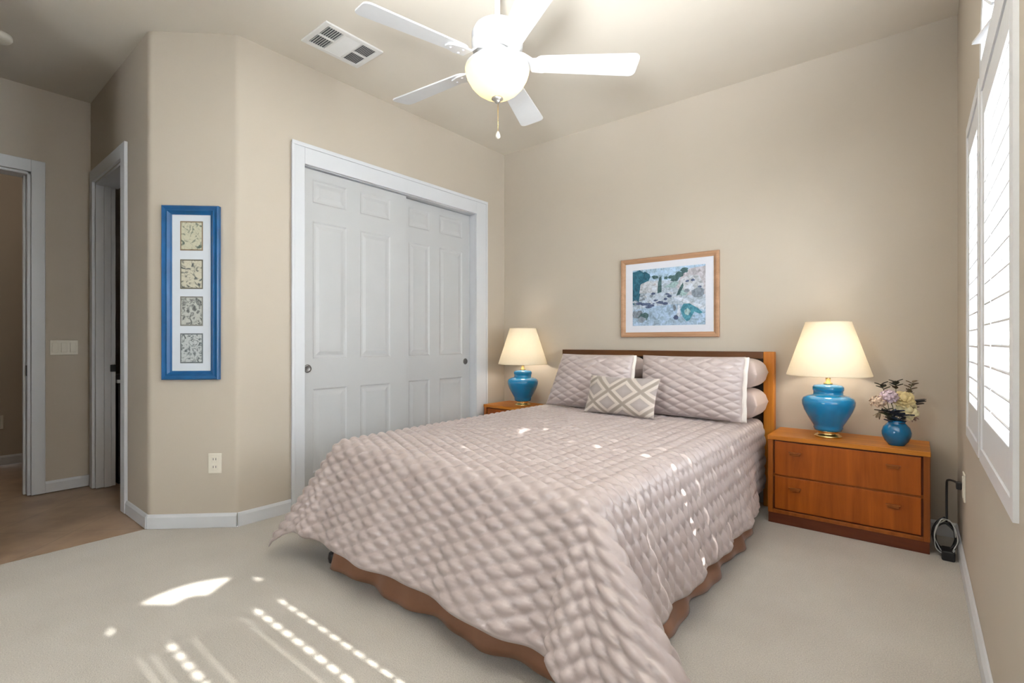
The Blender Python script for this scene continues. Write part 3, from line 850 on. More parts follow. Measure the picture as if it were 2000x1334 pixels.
# ------------------------------------------------------------------ landscape picture over the bed
PX0, PX1, PZ0, PZ1 = -1.752, -1.030, 1.062, 1.648
ls = thing('framed_picture', 'wood framed watercolour of a seaside village above the headboard', 'picture', ((PX0 + PX1) / 2, BY, PZ0))
PB = lambda s, z, d: Vector((s, BY - d, z))
fm = MB()
mitre_frame(fm, PX0, PX1, PZ0, PZ1, 0.036, [(0, 0.0), (0, 0.020), (0.15, 0.025), (0.5, 0.024), (0.75, 0.018), (1, 0.014), (1, 0.004)], PB)
fm.build('frame', M['frame_wood'], ls)
MB().box(PX0 + 0.030, PX1 - 0.030, BY - 0.010, BY - 0.002, PZ0 + 0.030, PZ1 - 0.030).build('mat', M['mat_pale'], ls)
IX0, IX1, IZ0, IZ1 = PX0 + 0.092, PX1 - 0.092, PZ0 + 0.085, PZ1 - 0.085
def painting():
    P = [('sky', (0.36, 0.50, 0.66)), ('teal_tree', (0.015, 0.11, 0.17)), ('house', (0.47, 0.50, 0.55)), ('hill', (0.46, 0.44, 0.49)),
         ('scrub', (0.05, 0.11, 0.12)), ('shore', (0.42, 0.49, 0.58)), ('ink', (0.07, 0.10, 0.19)), ('sea', (0.33, 0.45, 0.60)),
         ('rock', (0.05, 0.22, 0.30)), ('pale', (0.55, 0.60, 0.68)), ('grey', (0.20, 0.24, 0.29)), ('roof', (0.40, 0.36, 0.39)), ('lawn', (0.30, 0.43, 0.45))]
    names = [n for n, _ in P]
    mats = []
    for n, c in P:
        m, nt, b = new_mat('paint_' + n)
        v = coords(nt); t = N(nt, 'ShaderNodeTexNoise'); t.inputs['Scale'].default_value = 38; t.inputs['Detail'].default_value = 4; t.inputs['Distortion'].default_value = 1.0
        nt.links.new(v, t.inputs['Vector'])
        r = ramp(nt, [(0.32, tuple(x * 0.62 for x in c)), (0.5, c), (0.68, tuple(min(1, x * 1.28 + 0.02) for x in c))])
        nt.links.new(t.outputs['Fac'], r.inputs['Fac']); nt.links.new(r.outputs['Color'], b.inputs['Base Color']); b.inputs['Roughness'].default_value = 0.7
        mats.append(m)
    mb = MB(); depth = [0.0102]
    rnd = random.Random(3)
    def poly(nm, pts, jit=0.0):
        depth[0] += 0.00006
        q = [(IX0 + (IX1 - IX0) * min(1, max(0, a)), BY - depth[0], IZ0 + (IZ1 - IZ0) * min(1, max(0, b))) for a, b in pts]
        mb.add(q, [tuple(range(len(q)))], names.index(nm))
    def blob(nm, cx, cy, rx, ry, n=14, j=0.25):
        poly(nm, [(cx + rx * (1 + rnd.uniform(-j, j)) * math.cos(2 * PI * k / n), cy + ry * (1 + rnd.uniform(-j, j)) * math.sin(2 * PI * k / n)) for k in range(n)])
    poly('sky', [(0, 0), (1, 0), (1, 1), (0, 1)])
    poly('sea', [(0, 0), (1, 0), (1, 0.36), (0.6, 0.42), (0.3, 0.36), (0, 0.30)])
    poly('shore', [(0, 0.28), (0.3, 0.34), (0.62, 0.36), (1, 0.30), (1, 0.72), (0.6, 0.78), (0.1, 0.80), (0, 0.6)])
    blob('teal_tree', 0.08, 0.86, 0.13, 0.14); blob('teal_tree', 0.16, 0.86, 0.09, 0.09); blob('teal_tree', 0.04, 0.62, 0.07, 0.20); blob('teal_tree', 0.02, 0.48, 0.05, 0.10)
    poly('hill', [(0.62, 0.66), (0.70, 0.86), (0.80, 0.95), (1.0, 0.97), (1.0, 0.5), (0.7, 0.5)])
    for a, b, rx, ry in ((0.60, 0.80, 0.06, 0.06), (0.66, 0.86, 0.05, 0.06), (0.73, 0.93, 0.05, 0.05), (0.33, 0.85, 0.05, 0.03), (0.48, 0.82, 0.03, 0.03), (0.55, 0.83, 0.04, 0.03)):
        blob('scrub', a, b, rx, ry)
    poly('house', [(0.10, 0.58), (0.12, 0.74), (0.22, 0.79), (0.30, 0.76), (0.36, 0.80), (0.38, 0.58)])
    poly('roof', [(0.29, 0.68), (0.33, 0.76), (0.36, 0.68)])
    poly('pale', [(0.28, 0.60), (0.28, 0.70), (0.35, 0.71), (0.35, 0.60)])
    poly('scrub', [(0.36, 0.56), (0.37, 0.74), (0.39, 0.84), (0.42, 0.86), (0.42, 0.58)])
    poly('lawn', [(0.45, 0.66), (0.6, 0.76), (0.66, 0.72), (0.60, 0.64)])
    poly('house', [(0.66, 0.58), (0.68, 0.78), (0.80, 0.84), (0.92, 0.82), (0.98, 0.66), (0.96, 0.56)])
    poly('pale', [(0.74, 0.58), (0.76, 0.66), (0.82, 0.70), (0.86, 0.62), (0.84, 0.56)])
    for a, b in ((0.77, 0.74), (0.84, 0.75), (0.93, 0.63)):
        blob('ink', a, b, 0.025, 0.02)
    poly('scrub', [(0.62, 0.50), (0.66, 0.62), (0.71, 0.72), (0.72, 0.66), (0.67, 0.52)])
    blob('grey', 0.90, 0.54, 0.09, 0.08); blob('lawn', 0.72, 0.54, 0.05, 0.05); blob('grey', 0.76, 0.58, 0.04, 0.03)
    poly('pale', [(0.56, 0.50), (0.66, 0.42), (0.98, 0.24), (1.0, 0.30), (0.8, 0.40), (0.64, 0.50)])
    for k in range(26):
        a = rnd.uniform(0.02, 0.55); b = rnd.uniform(0.34, 0.58)
        blob(rnd.choice(['grey', 'pale', 'house', 'grey', 'ink']), a, b, rnd.uniform(0.02, 0.045), rnd.uniform(0.012, 0.03))
    for a, b, rx in ((0.10, 0.40, 0.05), (0.22, 0.38, 0.05), (0.28, 0.35, 0.05), (0.40, 0.40, 0.05), (0.47, 0.38, 0.04), (0.24, 0.33, 0.05)):
        blob('ink', a, b, rx, 0.025)
    blob('grey', 0.08, 0.20, 0.09, 0.08); blob('scrub', 0.17, 0.16, 0.07, 0.07); blob('grey', 0.14, 0.11, 0.06, 0.05)
    poly('rock', [(0.68, 0.26), (0.72, 0.36), (0.80, 0.36), (0.90, 0.28), (0.97, 0.20), (0.93, 0.18), (0.86, 0.22), (0.80, 0.08), (0.76, 0.06), (0.71, 0.14)])
    blob('lawn', 0.77, 0.22, 0.035, 0.06)
    poly('pale', [(0.63, 0.14), (0.645, 0.34), (0.67, 0.34), (0.68, 0.14)])
    blob('ink', 0.62, 0.13, 0.035, 0.04); blob('grey', 0.60, 0.30, 0.02, 0.05)
    return mb, mats
pm, pmats = painting()
pm.build('print', pmats, ls, recalc=False)

# ------------------------------------------------------------------ bed
XL, XR, YF, YH, ZT = -2.20, -0.745, 1.30, 3.36, 0.545
bed = thing('bed', 'queen bed with orange wood headboard and brown gathered skirt', 'bed', ((XL + XR) / 2, 2.4, 0))
HX0, HX1, HYF, HYB, HZ = -2.245, -0.683, 3.405, 3.462, 0.966
for hx in (HX0, HX1 - 0.062):
    MB().box(hx, hx + 0.062, HYF, HYB, 0, HZ if hx > HX0 else HZ - 0.046).build('headboard_post', M['wood_head'], bed, bevel=0.006)
MB().box(HX0, HX1 - 0.062, HYF + 0.002, HYB - 0.002, HZ - 0.045, HZ - 0.001).build('headboard_rail', M['wood_rail'], bed, bevel=0.004)
MB().box(HX0 + 0.062, HX1 - 0.062, HYF + 0.026, HYB - 0.012, 0.25, HZ - 0.045).build('headboard_panel', M['headboard_panel'], bed)
MB().box(XL + 0.05, XR - 0.05, YF + 0.05, YH + 0.02, 0.315, ZT - 0.05).build('mattress', M['mattress'], bed, bevel=0.05, seg=4)
MB().box(XL + 0.05, XR - 0.05, YF + 0.05, YH + 0.02, 0.13, 0.315).build('box_spring', M['mattress'], bed, bevel=0.02)
for (x, y) in ((XL + 0.085, YF - 0.02), (XR + 0.02, 2.95), (XL + 0.06, 2.95), (XR - 0.06, YF + 0.08)):
    lg = MB().tube([(x, y, 0.14), (x, y, 0.045)], 0.013, 10)
    lg.lathe((x, y, 0), [(0.012, 0.05), (0.026, 0.042), (0.030, 0.020), (0.026, 0.0)], 16)
    lg.build('leg', M['black'], bed)

def skirt():
    mb = MB()
    def panel(pts, n_out, flare, ztop=0.30, waves=1.0, seed=0):
        """pts: (start, end); n_out: outward vector"""
        a = Vector((*pts[0], 0)); b = Vector((*pts[1], 0)); n = Vector((*n_out, 0)); L = (b - a).length
        nu, nv = max(8, int(L / 0.012)), 14
        vs = []
        for i in range(nu + 1):
            u = i / nu * L
            for j in range(nv + 1):
                t = j / nv
                wv = (0.014 * math.sin(2 * PI * u / 0.41 + seed) + 0.007 * math.sin(2 * PI * u / 0.19 + 1.3 + seed)) * waves
                z = ztop * (1 - t) + 0.006 * t + 0.004 * math.sin(2 * PI * u / 0.5) * t + 0.004 * t
                vs.append(a + (b - a) * (i / nu) + n * (flare * t + wv * t) + Vector((0, 0, z)))
        fs = []
        for i in range(nu):
            for j in range(nv):
                k = i * (nv + 1) + j
                fs.append((k, k + 1, k + nv + 2, k + nv + 1))
        mb.add(vs, fs, 0, True)
    panel(((-2.04, YF), (XR + 0.01, YF)), (0, -1), 0.075, seed=0.4)
    panel(((XR, YF + 0.02), (XR, 2.86)), (1, 0), 0.075, seed=1.1)
    panel(((XL, 3.06), (XL, YF + 0.10)), (-1, 0), 0.05, seed=0.2)
    return mb
sk = skirt().build('bed_skirt', M['skirt'], bed)
md = sk.modifiers.new('solid', 'SOLIDIFY'); md.thickness = 0.004; md.offset = 0

# ---- quilted bedspread
def quilt_h(U, V, w, h):
    p = U / w + V / h; q = U / w - V / h
    s = np.abs(np.sin(PI * p)) * np.abs(np.sin(PI * q))
    return np.power(s, 0.62)

def bedspread():
    r = 0.075
    dS, dF = 0.470, 0.475
    step = 0.0085
    xl, xr, yf, yh = XL - 0.01 + r, XR + 0.01 - r, YF - 0.01 + r, YH
    a0, a1, b0, b1 = xl - dS, xr + dS, yf - dF, yh
    na, nb = int((a1 - a0) / step), int((b1 - b0) / step)
    A, B = np.meshgrid(np.linspace(a0, a1, na + 1), np.linspace(b0, b1, nb + 1), indexing='ij')
    side = np.where(A > (xl + xr) / 2, 1.0, -1.0)
    sx = np.maximum(0, np.maximum(A - xr, xl - A)); sy = np.maximum(0, yf - B)
    low = np.clip((A + 1.08) / 0.22, 0, 1); sy = sy * (1 + 0.05 * low * low * (3 - 2 * low))
    corner = (sx > 0) & (sy > 0)
    p = np.where(side > 0, 3.6, 2.7)
    rho = np.where(corner, (np.power(sx, p) + np.power(sy, p)) ** (1 / p), sx + sy)
    phi = np.arctan2(sy, sx + 1e-9)
    rho = rho * np.where(corner & (side > 0), 1 + 0.27 * np.sin(2 * phi) * np.cos(phi) ** 1.4, 1)
    # flare (radians from vertical) by azimuth
    fs = np.where(side > 0, math.radians(17), math.radians(16)); ff = math.radians(22)
    k = np.sin(phi) ** 2
    flare = fs * (1 - k) + ff * k + np.where(corner, np.where(side > 0, math.radians(40) * np.cos(phi) ** 1.6, math.radians(12)) * np.sin(2 * phi), 0)
    flare = flare * np.clip((3.12 - B) / 0.35, 0.02, 1)
    al = PI / 2 - flare
    th = np.minimum(rho / r, al)
    out = r * np.sin(th); down = r * (1 - np.cos(th))
    rest = np.maximum(0, rho - r * al)
    out = out + rest * np.cos(al); down = down + rest * np.sin(al)
    t = np.clip(rho / 0.5, 0, 1.3)
    # folds at the two foot corners and gentle waves along the hems
    out = out + np.where(corner & (side > 0), 0.050 * np.abs(np.sin(2 * phi)) ** 0.6 * np.cos(6.5 * (phi - 0.42)) * t ** 1.3, 0)
    out = out + np.where(corner & (side < 0), 0.030 * np.abs(np.sin(2 * phi)) ** 0.6 * np.cos(6.0 * (phi - 0.7)) * t ** 1.3, 0)
    wave = np.where(sy > 0, 0, 1) * np.where(sx > 0, 1, 0)
    out = out + wave * (0.014 * np.sin(2 * PI * B / 0.36 + 0.8) + 0.006 * np.sin(2 * PI * B / 0.17)) * t ** 2 * np.clip((3.1 - B) / 0.3, 0, 1)
    wf = np.where(sx > 0, 0, 1) * np.where(sy > 0, 1, 0)
    out = out + wf * (0.016 * np.sin(2 * PI * A / 0.62 + 0.3) + 0.007 * np.sin(2 * PI * A / 0.25)) * t ** 2
    gs = lambda c, w: np.exp(-((A - c) / w) ** 2)
    out = out + np.where(sy > 0, 1, 0) * np.where(corner, 1 - np.sin(2 * phi) ** 0.5, 1) * (0.020 * gs(-1.06, 0.09) - 0.030 * gs(-0.90, 0.06)) * t ** 1.2
    dx = np.cos(phi) * side * (rho > 0); dy = -np.sin(phi) * (rho > 0)
    bx = np.clip(A, xl, xr); by = np.maximum(B, yf)
    X = bx + dx * out; Y = by + dy * out
    # crown of the mattress and a small sag under the pillows
    cx = (A - (xl + xr) / 2) / ((xr - xl) / 2); cy = (B - (yf + yh) / 2) / ((yh - yf) / 2)
    crown = 0.016 * np.clip(1 - cx ** 2, 0, 1) * np.clip(1 - np.abs(cy) ** 3, 0, 1)
    Z = ZT - down + crown
    # hem lower towards the near corner on the foot side
    P = np.stack([X, Y, Z], -1)
    # normals
    ga = np.gradient(P, axis=0); gb = np.gradient(P, axis=1)
    nrm = np.cross(ga, gb); nrm /= (np.linalg.norm(nrm, axis=-1, keepdims=True) + 1e-9)
    hgt = quilt_h(A, B, 0.116, 0.054) * 0.0185
    # quilting stays flat for a narrow hem
    edge = np.minimum(np.minimum(A - a0, a1 - A), B - b0)
    hgt *= np.clip(edge / 0.02, 0, 1)
    rs = np.random.RandomState(5)
    P = P + nrm * hgt[..., None]
    P[..., 2] = np.maximum(P[..., 2], 0.010 + 0.004 * rs.rand(*A.shape))
    n0, n1 = A.shape
    idx = np.arange(n0 * n1).reshape(n0, n1)
    F = np.stack([idx[:-1, :-1], idx[1:, :-1], idx[1:, 1:], idx[:-1, 1:]], -1).reshape(-1, 4)
    me = bpy.data.meshes.new('bedspread')
    off = np.array([(XL + XR) / 2, 2.3, 0.54])
    me.from_pydata((P.reshape(-1, 3) - off).tolist(), [], F.tolist())
    me.polygons.foreach_set('use_smooth', [True] * len(F))
    me.materials.append(M['satin'])
    o = bpy.data.objects.new('bedspread', me); o.location = off; col.objects.link(o)
    s = o.modifiers.new('solid', 'SOLIDIFY'); s.thickness = 0.006; s.offset = -1
    tag(o, 'mauve satin diamond quilted bedspread draped over the bed', 'bedspread')
bedspread()

# ---- pillows
def pillow(name, label, w, h, th, c, ux, uy, mat, group=None, quilt=None, flange=0.0, n=56, sag=0.0, mats=None, pinch=0.35, ex=(2.6, 0.62), taper=0.0):
    """cushion: ux along the width, uy along the height, thickness along ux x uy"""
    ux = Vector(ux).normalized(); uy = Vector(uy).normalized(); un = ux.cross(uy).normalized()
    U, V = np.meshgrid(np.linspace(-1, 1, n + 1), np.linspace(-1, 1, n + 1), indexing='ij')
    prof = np.power(np.clip(1 - np.abs(U) ** ex[0], 0, 1), ex[1]) * np.power(np.clip(1 - np.abs(V) ** ex[0], 0, 1), ex[1])
    # edges draw in between the corners
    inx = 1 - 0.045 * pinch * (1 - V ** 2) * 2; iny = 1 - 0.05 * pinch * (1 - U ** 2) * 2
    px = U * inx * w / 2; py = V * iny * h / 2
    px = px + taper * (1 - U) / 2 * (V + 1) / 2
    vs = []; fs = []
    cc = Vector(c)
    for s in (1, -1):
        d = s * prof * th / 2
        if quilt and s > 0:
            d = d + quilt_h(px + w, py + h, *quilt[:2]) * quilt[2] * np.clip(prof * 3, 0, 1)
        o = len(vs)
        for i in range(n + 1):
            for j in range(n + 1):
                vs.append(tuple(cc + ux * float(px[i, j]) + uy * float(py[i, j]) + un * float(d[i, j] + s * 0.0015)))
        for i in range(n):
            for j in range(n):
                k = o + i * (n + 1) + j
                q = (k, k + n + 1, k + n + 2, k + 1)
                fs.append(q if s > 0 else q[::-1])
    top = lambda i, j: i * (n + 1) + j
    N2 = (n + 1) ** 2
    for i in range(n):
        fs.append((top(i, 0), top(i, 0) + N2, top(i + 1, 0) + N2, top(i + 1, 0)))
        fs.append((top(i + 1, n), top(i + 1, n) + N2, top(i, n) + N2, top(i, n)))
        fs.append((top(0, i + 1), top(0, i + 1) + N2, top(0, i) + N2, top(0, i)))
        fs.append((top(n, i), top(n, i) + N2, top(n, i + 1) + N2, top(n, i + 1)))
    mb = MB(); mb.add(vs, fs, 0, True)
    base = cc - uy * (h / 2)
    o = mb.build(name, mats or mat, loc=tuple(base))
    tag(o, label, 'pillow', group)
    if flange:
        fb = MB()
        for s in (-1, 1):
            pass
    return o, (ux, uy, un, cc)

ZP = 0.566
def lean(theta):
    return (0, math.sin(theta), math.cos(theta))
# plain cases stacked flat against the headboard, two a side
for (xc, side) in ((-1.79, 'left'), (-1.005, 'right')):
    for k, zc in enumerate((0.657, 0.838)):
        lab = 'plain pink pillow %s of the two stacked behind the %s quilted sham' % ('lower' if k == 0 else 'upper', side)
        pillow('pillow', lab, 0.585, 0.29, 0.180, (xc, 3.252, zc), (1, 0, 0), (0, 1, 0), M['pillowcase'], 'plain pillows stacked against the headboard', pinch=0.05, n=56, ex=(7.0, 0.42))
def sham(xc, w, label, yb, zb_, hh, tilt, taper=0.0):
    uy = Vector(lean(tilt)); ux = Vector((1, 0, 0))
    c = Vector((xc, yb, zb_)) + uy * (hh / 2)
    o, fr = pillow('pillow', label, w, hh, 0.15, c, ux, uy, M['satin'], 'quilted pillow shams', quilt=(0.11, 0.050, 0.010), pinch=0.25, n=120, taper=taper)
    # pale flange down the end facing the window
    fb = MB(); uxn, uyn, un, cc = fr
    e = cc + ux * (w / 2 - 0.012)
    nn = 24
    vs = []; fs = []
    for i in range(nn + 1):
        s = -1 + 2 * i / nn
        inx = 0.045 * 0.25 * (1 - s * s) * 2 * w / 2
        p = e + uy * (s * hh / 2 * 0.985) - ux * inx
        for a, b in ((0, 0.004), (0.034, 0.003), (0.034, -0.003), (0, -0.004)):
            vs.append(p + ux * a + un * (b + 0.003 * math.sin(i * 1.1)))
    for i in range(nn):
        for k in range(4):
            fs.append((i * 4 + k, i * 4 + (k + 1) % 4, i * 4 + 4 + (k + 1) % 4, i * 4 + 4 + k))
    fs += [(0, 1, 2, 3), tuple(len(vs) - 4 + k for k in range(4))]
    fb.add(vs, fs, 0, True)
    fb.build('flange', M['pale_edge'], o)
    return o
sham(-1.765, 0.66, 'mauve quilted sham leaning at the left of the bed', 2.965, ZP + 0.005, 0.375, math.radians(9), 0.11)
sham(-1.068, 0.62, 'mauve quilted sham leaning at the right of the bed', 2.985, ZP + 0.005, 0.375, math.radians(9))

def lattice_mat():
    m, nt, b = new_mat('diamond_lattice')
    tc = N(nt, 'ShaderNodeTexCoord')
    mp = N(nt, 'ShaderNodeMapping'); mp.inputs['Scale'].default_value = (1, 1, 1)
    nt.links.new(tc.outputs['Object'], mp.inputs['Vector'])
    sp = N(nt, 'ShaderNodeSeparateXYZ'); nt.links.new(mp.outputs['Vector'], sp.inputs[0])
    def math_(op, a, b_=None):
        n = N(nt, 'ShaderNodeMath', operation=op)
        for i, v in enumerate((a, b_)):
            if v is None: continue
            if isinstance(v, (int, float)): n.inputs[i].default_value = v
            else: nt.links.new(v, n.inputs[i])
        return n.outputs[0]
    u = math_('MULTIPLY', sp.outputs['X'], 1 / 0.215); v = math_('MULTIPLY', sp.outputs['Z'], 1 / 0.150)
    p = math_('ADD', u, v); q = math_('SUBTRACT', u, v)
    def tri(x):
        f = math_('FRACT', math_('ADD', x, 100.27)); return math_('ABSOLUTE', math_('SUBTRACT', f, 0.5))
    d = math_('MAXIMUM', tri(p), tri(q))     # 0.5 on the lattice lines
    r = ramp(nt, [(0.0, (0.42, 0.36, 0.35)), (0.26, (0.36, 0.31, 0.29)), (0.29, (0.58, 0.50, 0.45)), (0.40, (0.62, 0.55, 0.50)), (0.43, (0.36, 0.305, 0.265)), (0.5, (0.31, 0.26, 0.22))])
    r.color_ramp.interpolation = 'LINEAR'
    nt.links.new(d, r.inputs['Fac']); nt.links.new(r.outputs['Color'], b.inputs['Base Color'])
    b.inputs['Roughness'].default_value = 0.75; b.inputs['Sheen Weight'].default_value = 0.2
    bp = N(nt, 'ShaderNodeBump'); bp.inputs['Strength'].default_value = 0.6; bp.inputs['Distance'].default_value = 0.006
    nt.links.new(r.outputs['Color'], bp.inputs['Height']); nt.links.new(bp.outputs['Normal'], b.inputs['Normal'])
    return m
M['lattice'] = lattice_mat()
uy = Vector(lean(math.radians(20)))
ux = Vector((1, -0.07, 0)).normalized()
uy = (uy - ux * uy.dot(ux)).normalized()
cb = Vector((-1.428, 2.775, ZP + 0.012))
pillow('pillow', 'small taupe lattice patterned accent pillow at the middle of the bed', 0.49, 0.245, 0.11, cb + uy * 0.1225, ux, uy, M['lattice'], pinch=0.5, n=64)

# ------------------------------------------------------------------ nightstands
def nightstand(x0, x1, label, group, handles):
    y0, y1, zt = 3.13, 3.472, 0.496
    ns = thing('nightstand', label, 'nightstand', ((x0 + x1) / 2, (y0 + y1) / 2, 0), group)
    t = 0.026
    m = MB()
    m.box(x0, x0 + t, y0, y1, 0.058, zt - 0.024).box(x1 - t, x1, y0, y1, 0.058, zt - 0.024)
    m.box(x0 + t, x1 - t, y0, y1, 0.058, 0.078).box(x0 + t, x1 - t, y1 - 0.012, y1, 0.078, zt - 0.024)
    m.box(x0 + t, x1 - t, y0 + 0.014, y1 - 0.012, 0.262, 0.280)
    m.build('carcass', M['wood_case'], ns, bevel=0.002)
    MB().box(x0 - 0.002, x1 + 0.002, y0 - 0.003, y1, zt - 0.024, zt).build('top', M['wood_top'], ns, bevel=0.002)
    MB().box(x0 + 0.002, x1 - 0.002, y0 + 0.003, y1 - 0.003, 0.0, 0.058).build('plinth', M['wood_dark'], ns, bevel=0.002)
    MB().box(x0 + t, x1 - t, y0 + 0.018, y0 + 0.024, 0.078, zt - 0.024).build('shadow_gap', M['wood_dark'], ns)
    for (z0, z1) in ((0.276, zt - 0.032), (0.084, 0.266)):
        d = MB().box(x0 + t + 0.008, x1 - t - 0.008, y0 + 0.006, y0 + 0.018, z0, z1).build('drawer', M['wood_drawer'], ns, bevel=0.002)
        w = x1 - x0
        for q in (0.19, 0.80):
            hx = x0 + w * q; hz = z1 - 0.058
            h = MB().box(hx - 0.030, hx + 0.030, y0 - 0.008, y0 + 0.006, hz, hz + 0.007)
            h.box(hx - 0.024, hx + 0.024, y0 - 0.003, y0 + 0.006, hz - 0.012, hz)
            h.build('handle', M['wood_case'], d, bevel=0.0015)
    return ns
nightstand(-0.660, 0.052, 'orange brown wooden two drawer nightstand right of the bed', 'matching nightstands', True)
nightstand(-2.858, -2.262, 'orange brown wooden nightstand between the closet and the bed', 'matching nightstands', True)

# ------------------------------------------------------------------ lamps
def lamp(x, y, label, power):
    z0 = 0.496
    l = thing('table_lamp', label, 'lamp', (x, y, z0), 'matching turquoise ginger jar lamps')
    MB().lathe((x, y, z0), [(0.066, 0.0), (0.068, 0.006), (0.060, 0.012), (0.050, 0.016), (0.048, 0.030), (0.056, 0.034)], 40).build('base', M['brass'], l)
    for a in (0.6, 2.2, 3.75, 5.3):
        pass
    MB().lathe((x, y, z0), [(0.050, 0.034), (0.066, 0.036), (0.072, 0.052), (0.070, 0.060), (0.076, 0.070), (0.098, 0.108), (0.118, 0.148), (0.128, 0.180), (0.129, 0.200), (0.122, 0.216),
                            (0.102, 0.228), (0.080, 0.234), (0.072, 0.238), (0.072, 0.256), (0.076, 0.262), (0.076, 0.278), (0.068, 0.288), (0.03, 0.294)], 56).build('body', M['teal'], l)
    MB().lathe((x, y, z0), [(0.022, 0.292), (0.022, 0.302), (0.012, 0.306), (0.012, 0.345), (0.018, 0.35), (0.018, 0.385)], 20).build('neck', M['brass'], l)
    # harp and finial
    hp_ = [(x + 0.055 * math.sin(PI * i / 16), y, z0 + 0.345 + 0.287 * i / 16) for i in range(17)] + [(x - 0.055 * math.sin(PI * i / 16), y, z0 + 0.345 + 0.287 * i / 16) for i in range(16, -1, -1)]
    MB().tube(hp_, 0.0022, 6).build('harp', M['brass'], l)
    zs0, zs1 = z0 + 0.343, z0 + 0.645
    sm_ = MB()
    seg = 56
    sm_.lathe((x, y, 0), [(0.206, zs0), (0.2065, zs0 + 0.006), (0.112 + 0.094 * 0.5, (zs0 + zs1) / 2), (0.1125, zs1 - 0.006), (0.112, zs1)], seg, cap=False)
    s = sm_.build('lamp_shade', M['shade'], l)
    so = s.modifiers.new('solid', 'SOLIDIFY'); so.thickness = 0.0015; so.offset = -1
    sp = MB()
    for a in range(3):
        aa = 2 * PI * a / 3
        sp.tube([(x, y, zs1 - 0.012), (x + 0.110 * math.cos(aa), y + 0.110 * math.sin(aa), zs1 - 0.004)], 0.0016, 6)
    sp.build('shade_ring', M['brass'], s)
    bulb('bulb', (x, y, z0 + 0.46), power, (1.0, 0.91, 0.80), 0.03, l)
lamp(-0.385, 3.285, 'turquoise jar lamp with lit cream shade on the right nightstand', 2.9)
lamp(-2.570, 3.300, 'turquoise jar lamp with lit cream shade beside the closet', 2.5)

# ------------------------------------------------------------------ vase and flowers
VXc, VYc, VZ = -0.080, 3.245, 0.496
vs_ = MB().lathe((VXc, VYc, VZ), [(0.034, 0.0), (0.036, 0.004), (0.052, 0.022), (0.062, 0.050), (0.063, 0.068), (0.056, 0.092), (0.042, 0.108), (0.036, 0.116), (0.038, 0.128), (0.034, 0.128), (0.031, 0.116), (0.036, 0.10), (0.050, 0.07), (0.03, 0.012)], 40)
tag(vs_.build('vase', M['vase_blue'], loc=(VXc, VYc, VZ)), 'small round blue glazed vase on the right nightstand', 'vase')
mouth = Vector((VXc, VYc, VZ + 0.122))
fr_r = Vector((math.cos(math.radians(39.16)), math.sin(math.radians(39.16)), 0)); fr_f = Vector((-math.sin(math.radians(39.16)), math.cos(math.radians(39.16)), 0))
def fpos(dx, dz, df=0.0):
    """offset from the vase mouth: sideways as the viewer sees it, up, and away"""
    return mouth + fr_r * dx + fr_f * df + Vector((0, 0, dz))
def stem_curve(p, k=0.0):
    mid = (mouth + p) / 2 + Vector((0, 0, 0.012))
    a = mouth + Vector((k, k * 0.5, -0.07))
    return [a, mouth + Vector((k * 0.5, k * 0.3, -0.01)), mid, p]
def petal(mb, c, d, side, ln, wd, curl, mi=0):
    d = Vector(d).normalized(); side = Vector(side).normalized(); nrm = d.cross(side).normalized()
    vs = []; fs = []
    n = 5
    for i in range(n + 1):
        t = i / n
        w = wd * math.sin(PI * (0.12 + 0.80 * t)) 
        cen = Vector(c) + d * (ln * t) + nrm * (curl * t * t)
        for s in (-1, -0.5, 0, 0.5, 1):
            vs.append(cen + side * (w * s) + nrm * (-(abs(s) ** 2) * wd * 0.25))
    for i in range(n):
        for k in range(4):
            q = i * 5 + k
            fs.append((q, q + 1, q + 6, q + 5))
    mb.add(vs, fs, mi, True)
def rose(p, r, mat, label, axis):
    t = thing('rose', label, 'flower', tuple(p), 'flowers in the blue vase')
    ax = Vector(axis).normalized(); s = ax.cross(Vector((0.3, 0.2, 1))).normalized(); w = ax.cross(s).normalized()
    b = MB()
    b.sphere(p, r * 0.55, 1, 1, 1, 14, 8)
    for ring, (cnt, op, ln, wd) in enumerate(((4, 0.35, 0.85, 0.55), (5, 0.75, 0.95, 0.62), (6, 1.15, 1.0, 0.66))):
        for k in range(cnt):
            a = 2 * PI * k / cnt + ring * 0.5
            rad = s * math.cos(a) + w * math.sin(a)
            d = ax * math.cos(op) + rad * math.sin(op)
            side = ax.cross(rad)
            petal(b, p - ax * r * 0.45 + rad * r * 0.12, d, side, r * 1.25 * ln, r * wd, -r * 0.3)
    b.build('bloom', mat, t, recalc=False)
    MB().tube(stem_curve(p - ax * r * 0.4, random.uniform(-0.012, 0.012)), 0.002, 6).build('stem', M['stem'], t)
def cluster(p, r, mat, label, name, count=26):
    t = thing(name, label, 'flower', tuple(p), 'flowers in the blue vase')
    b = MB(); rr = random.Random(int(abs(p[0]) * 1e4))
    for k in range(count):
        z = 1 - 1.7 * (k + 0.5) / count; a = k * 2.39996
        d = Vector((math.sqrt(max(0, 1 - z * z)) * math.cos(a), math.sqrt(max(0, 1 - z * z)) * math.sin(a), z))
        c = Vector(p) + d * r * rr.uniform(0.72, 1.0)
        s = d.cross(Vector((0.2, 0.5, 0.8))).normalized(); w = d.cross(s)
        for q in range(4):
            aa = q * PI / 2 + rr.random()
            rad = s * math.cos(aa) + w * math.sin(aa)
            petal(b, c, rad + d * 0.3, d.cross(rad), r * 0.36, r * 0.17, 0.002)
    b.sphere(p, r * 0.66, 1, 1, 1, 12, 8)
    b.build('bloom', mat, t, recalc=False)
    MB().tube(stem_curve(Vector(p), rr.uniform(-0.012, 0.012)), 0.002, 6).build('stem', M['stem'], t)
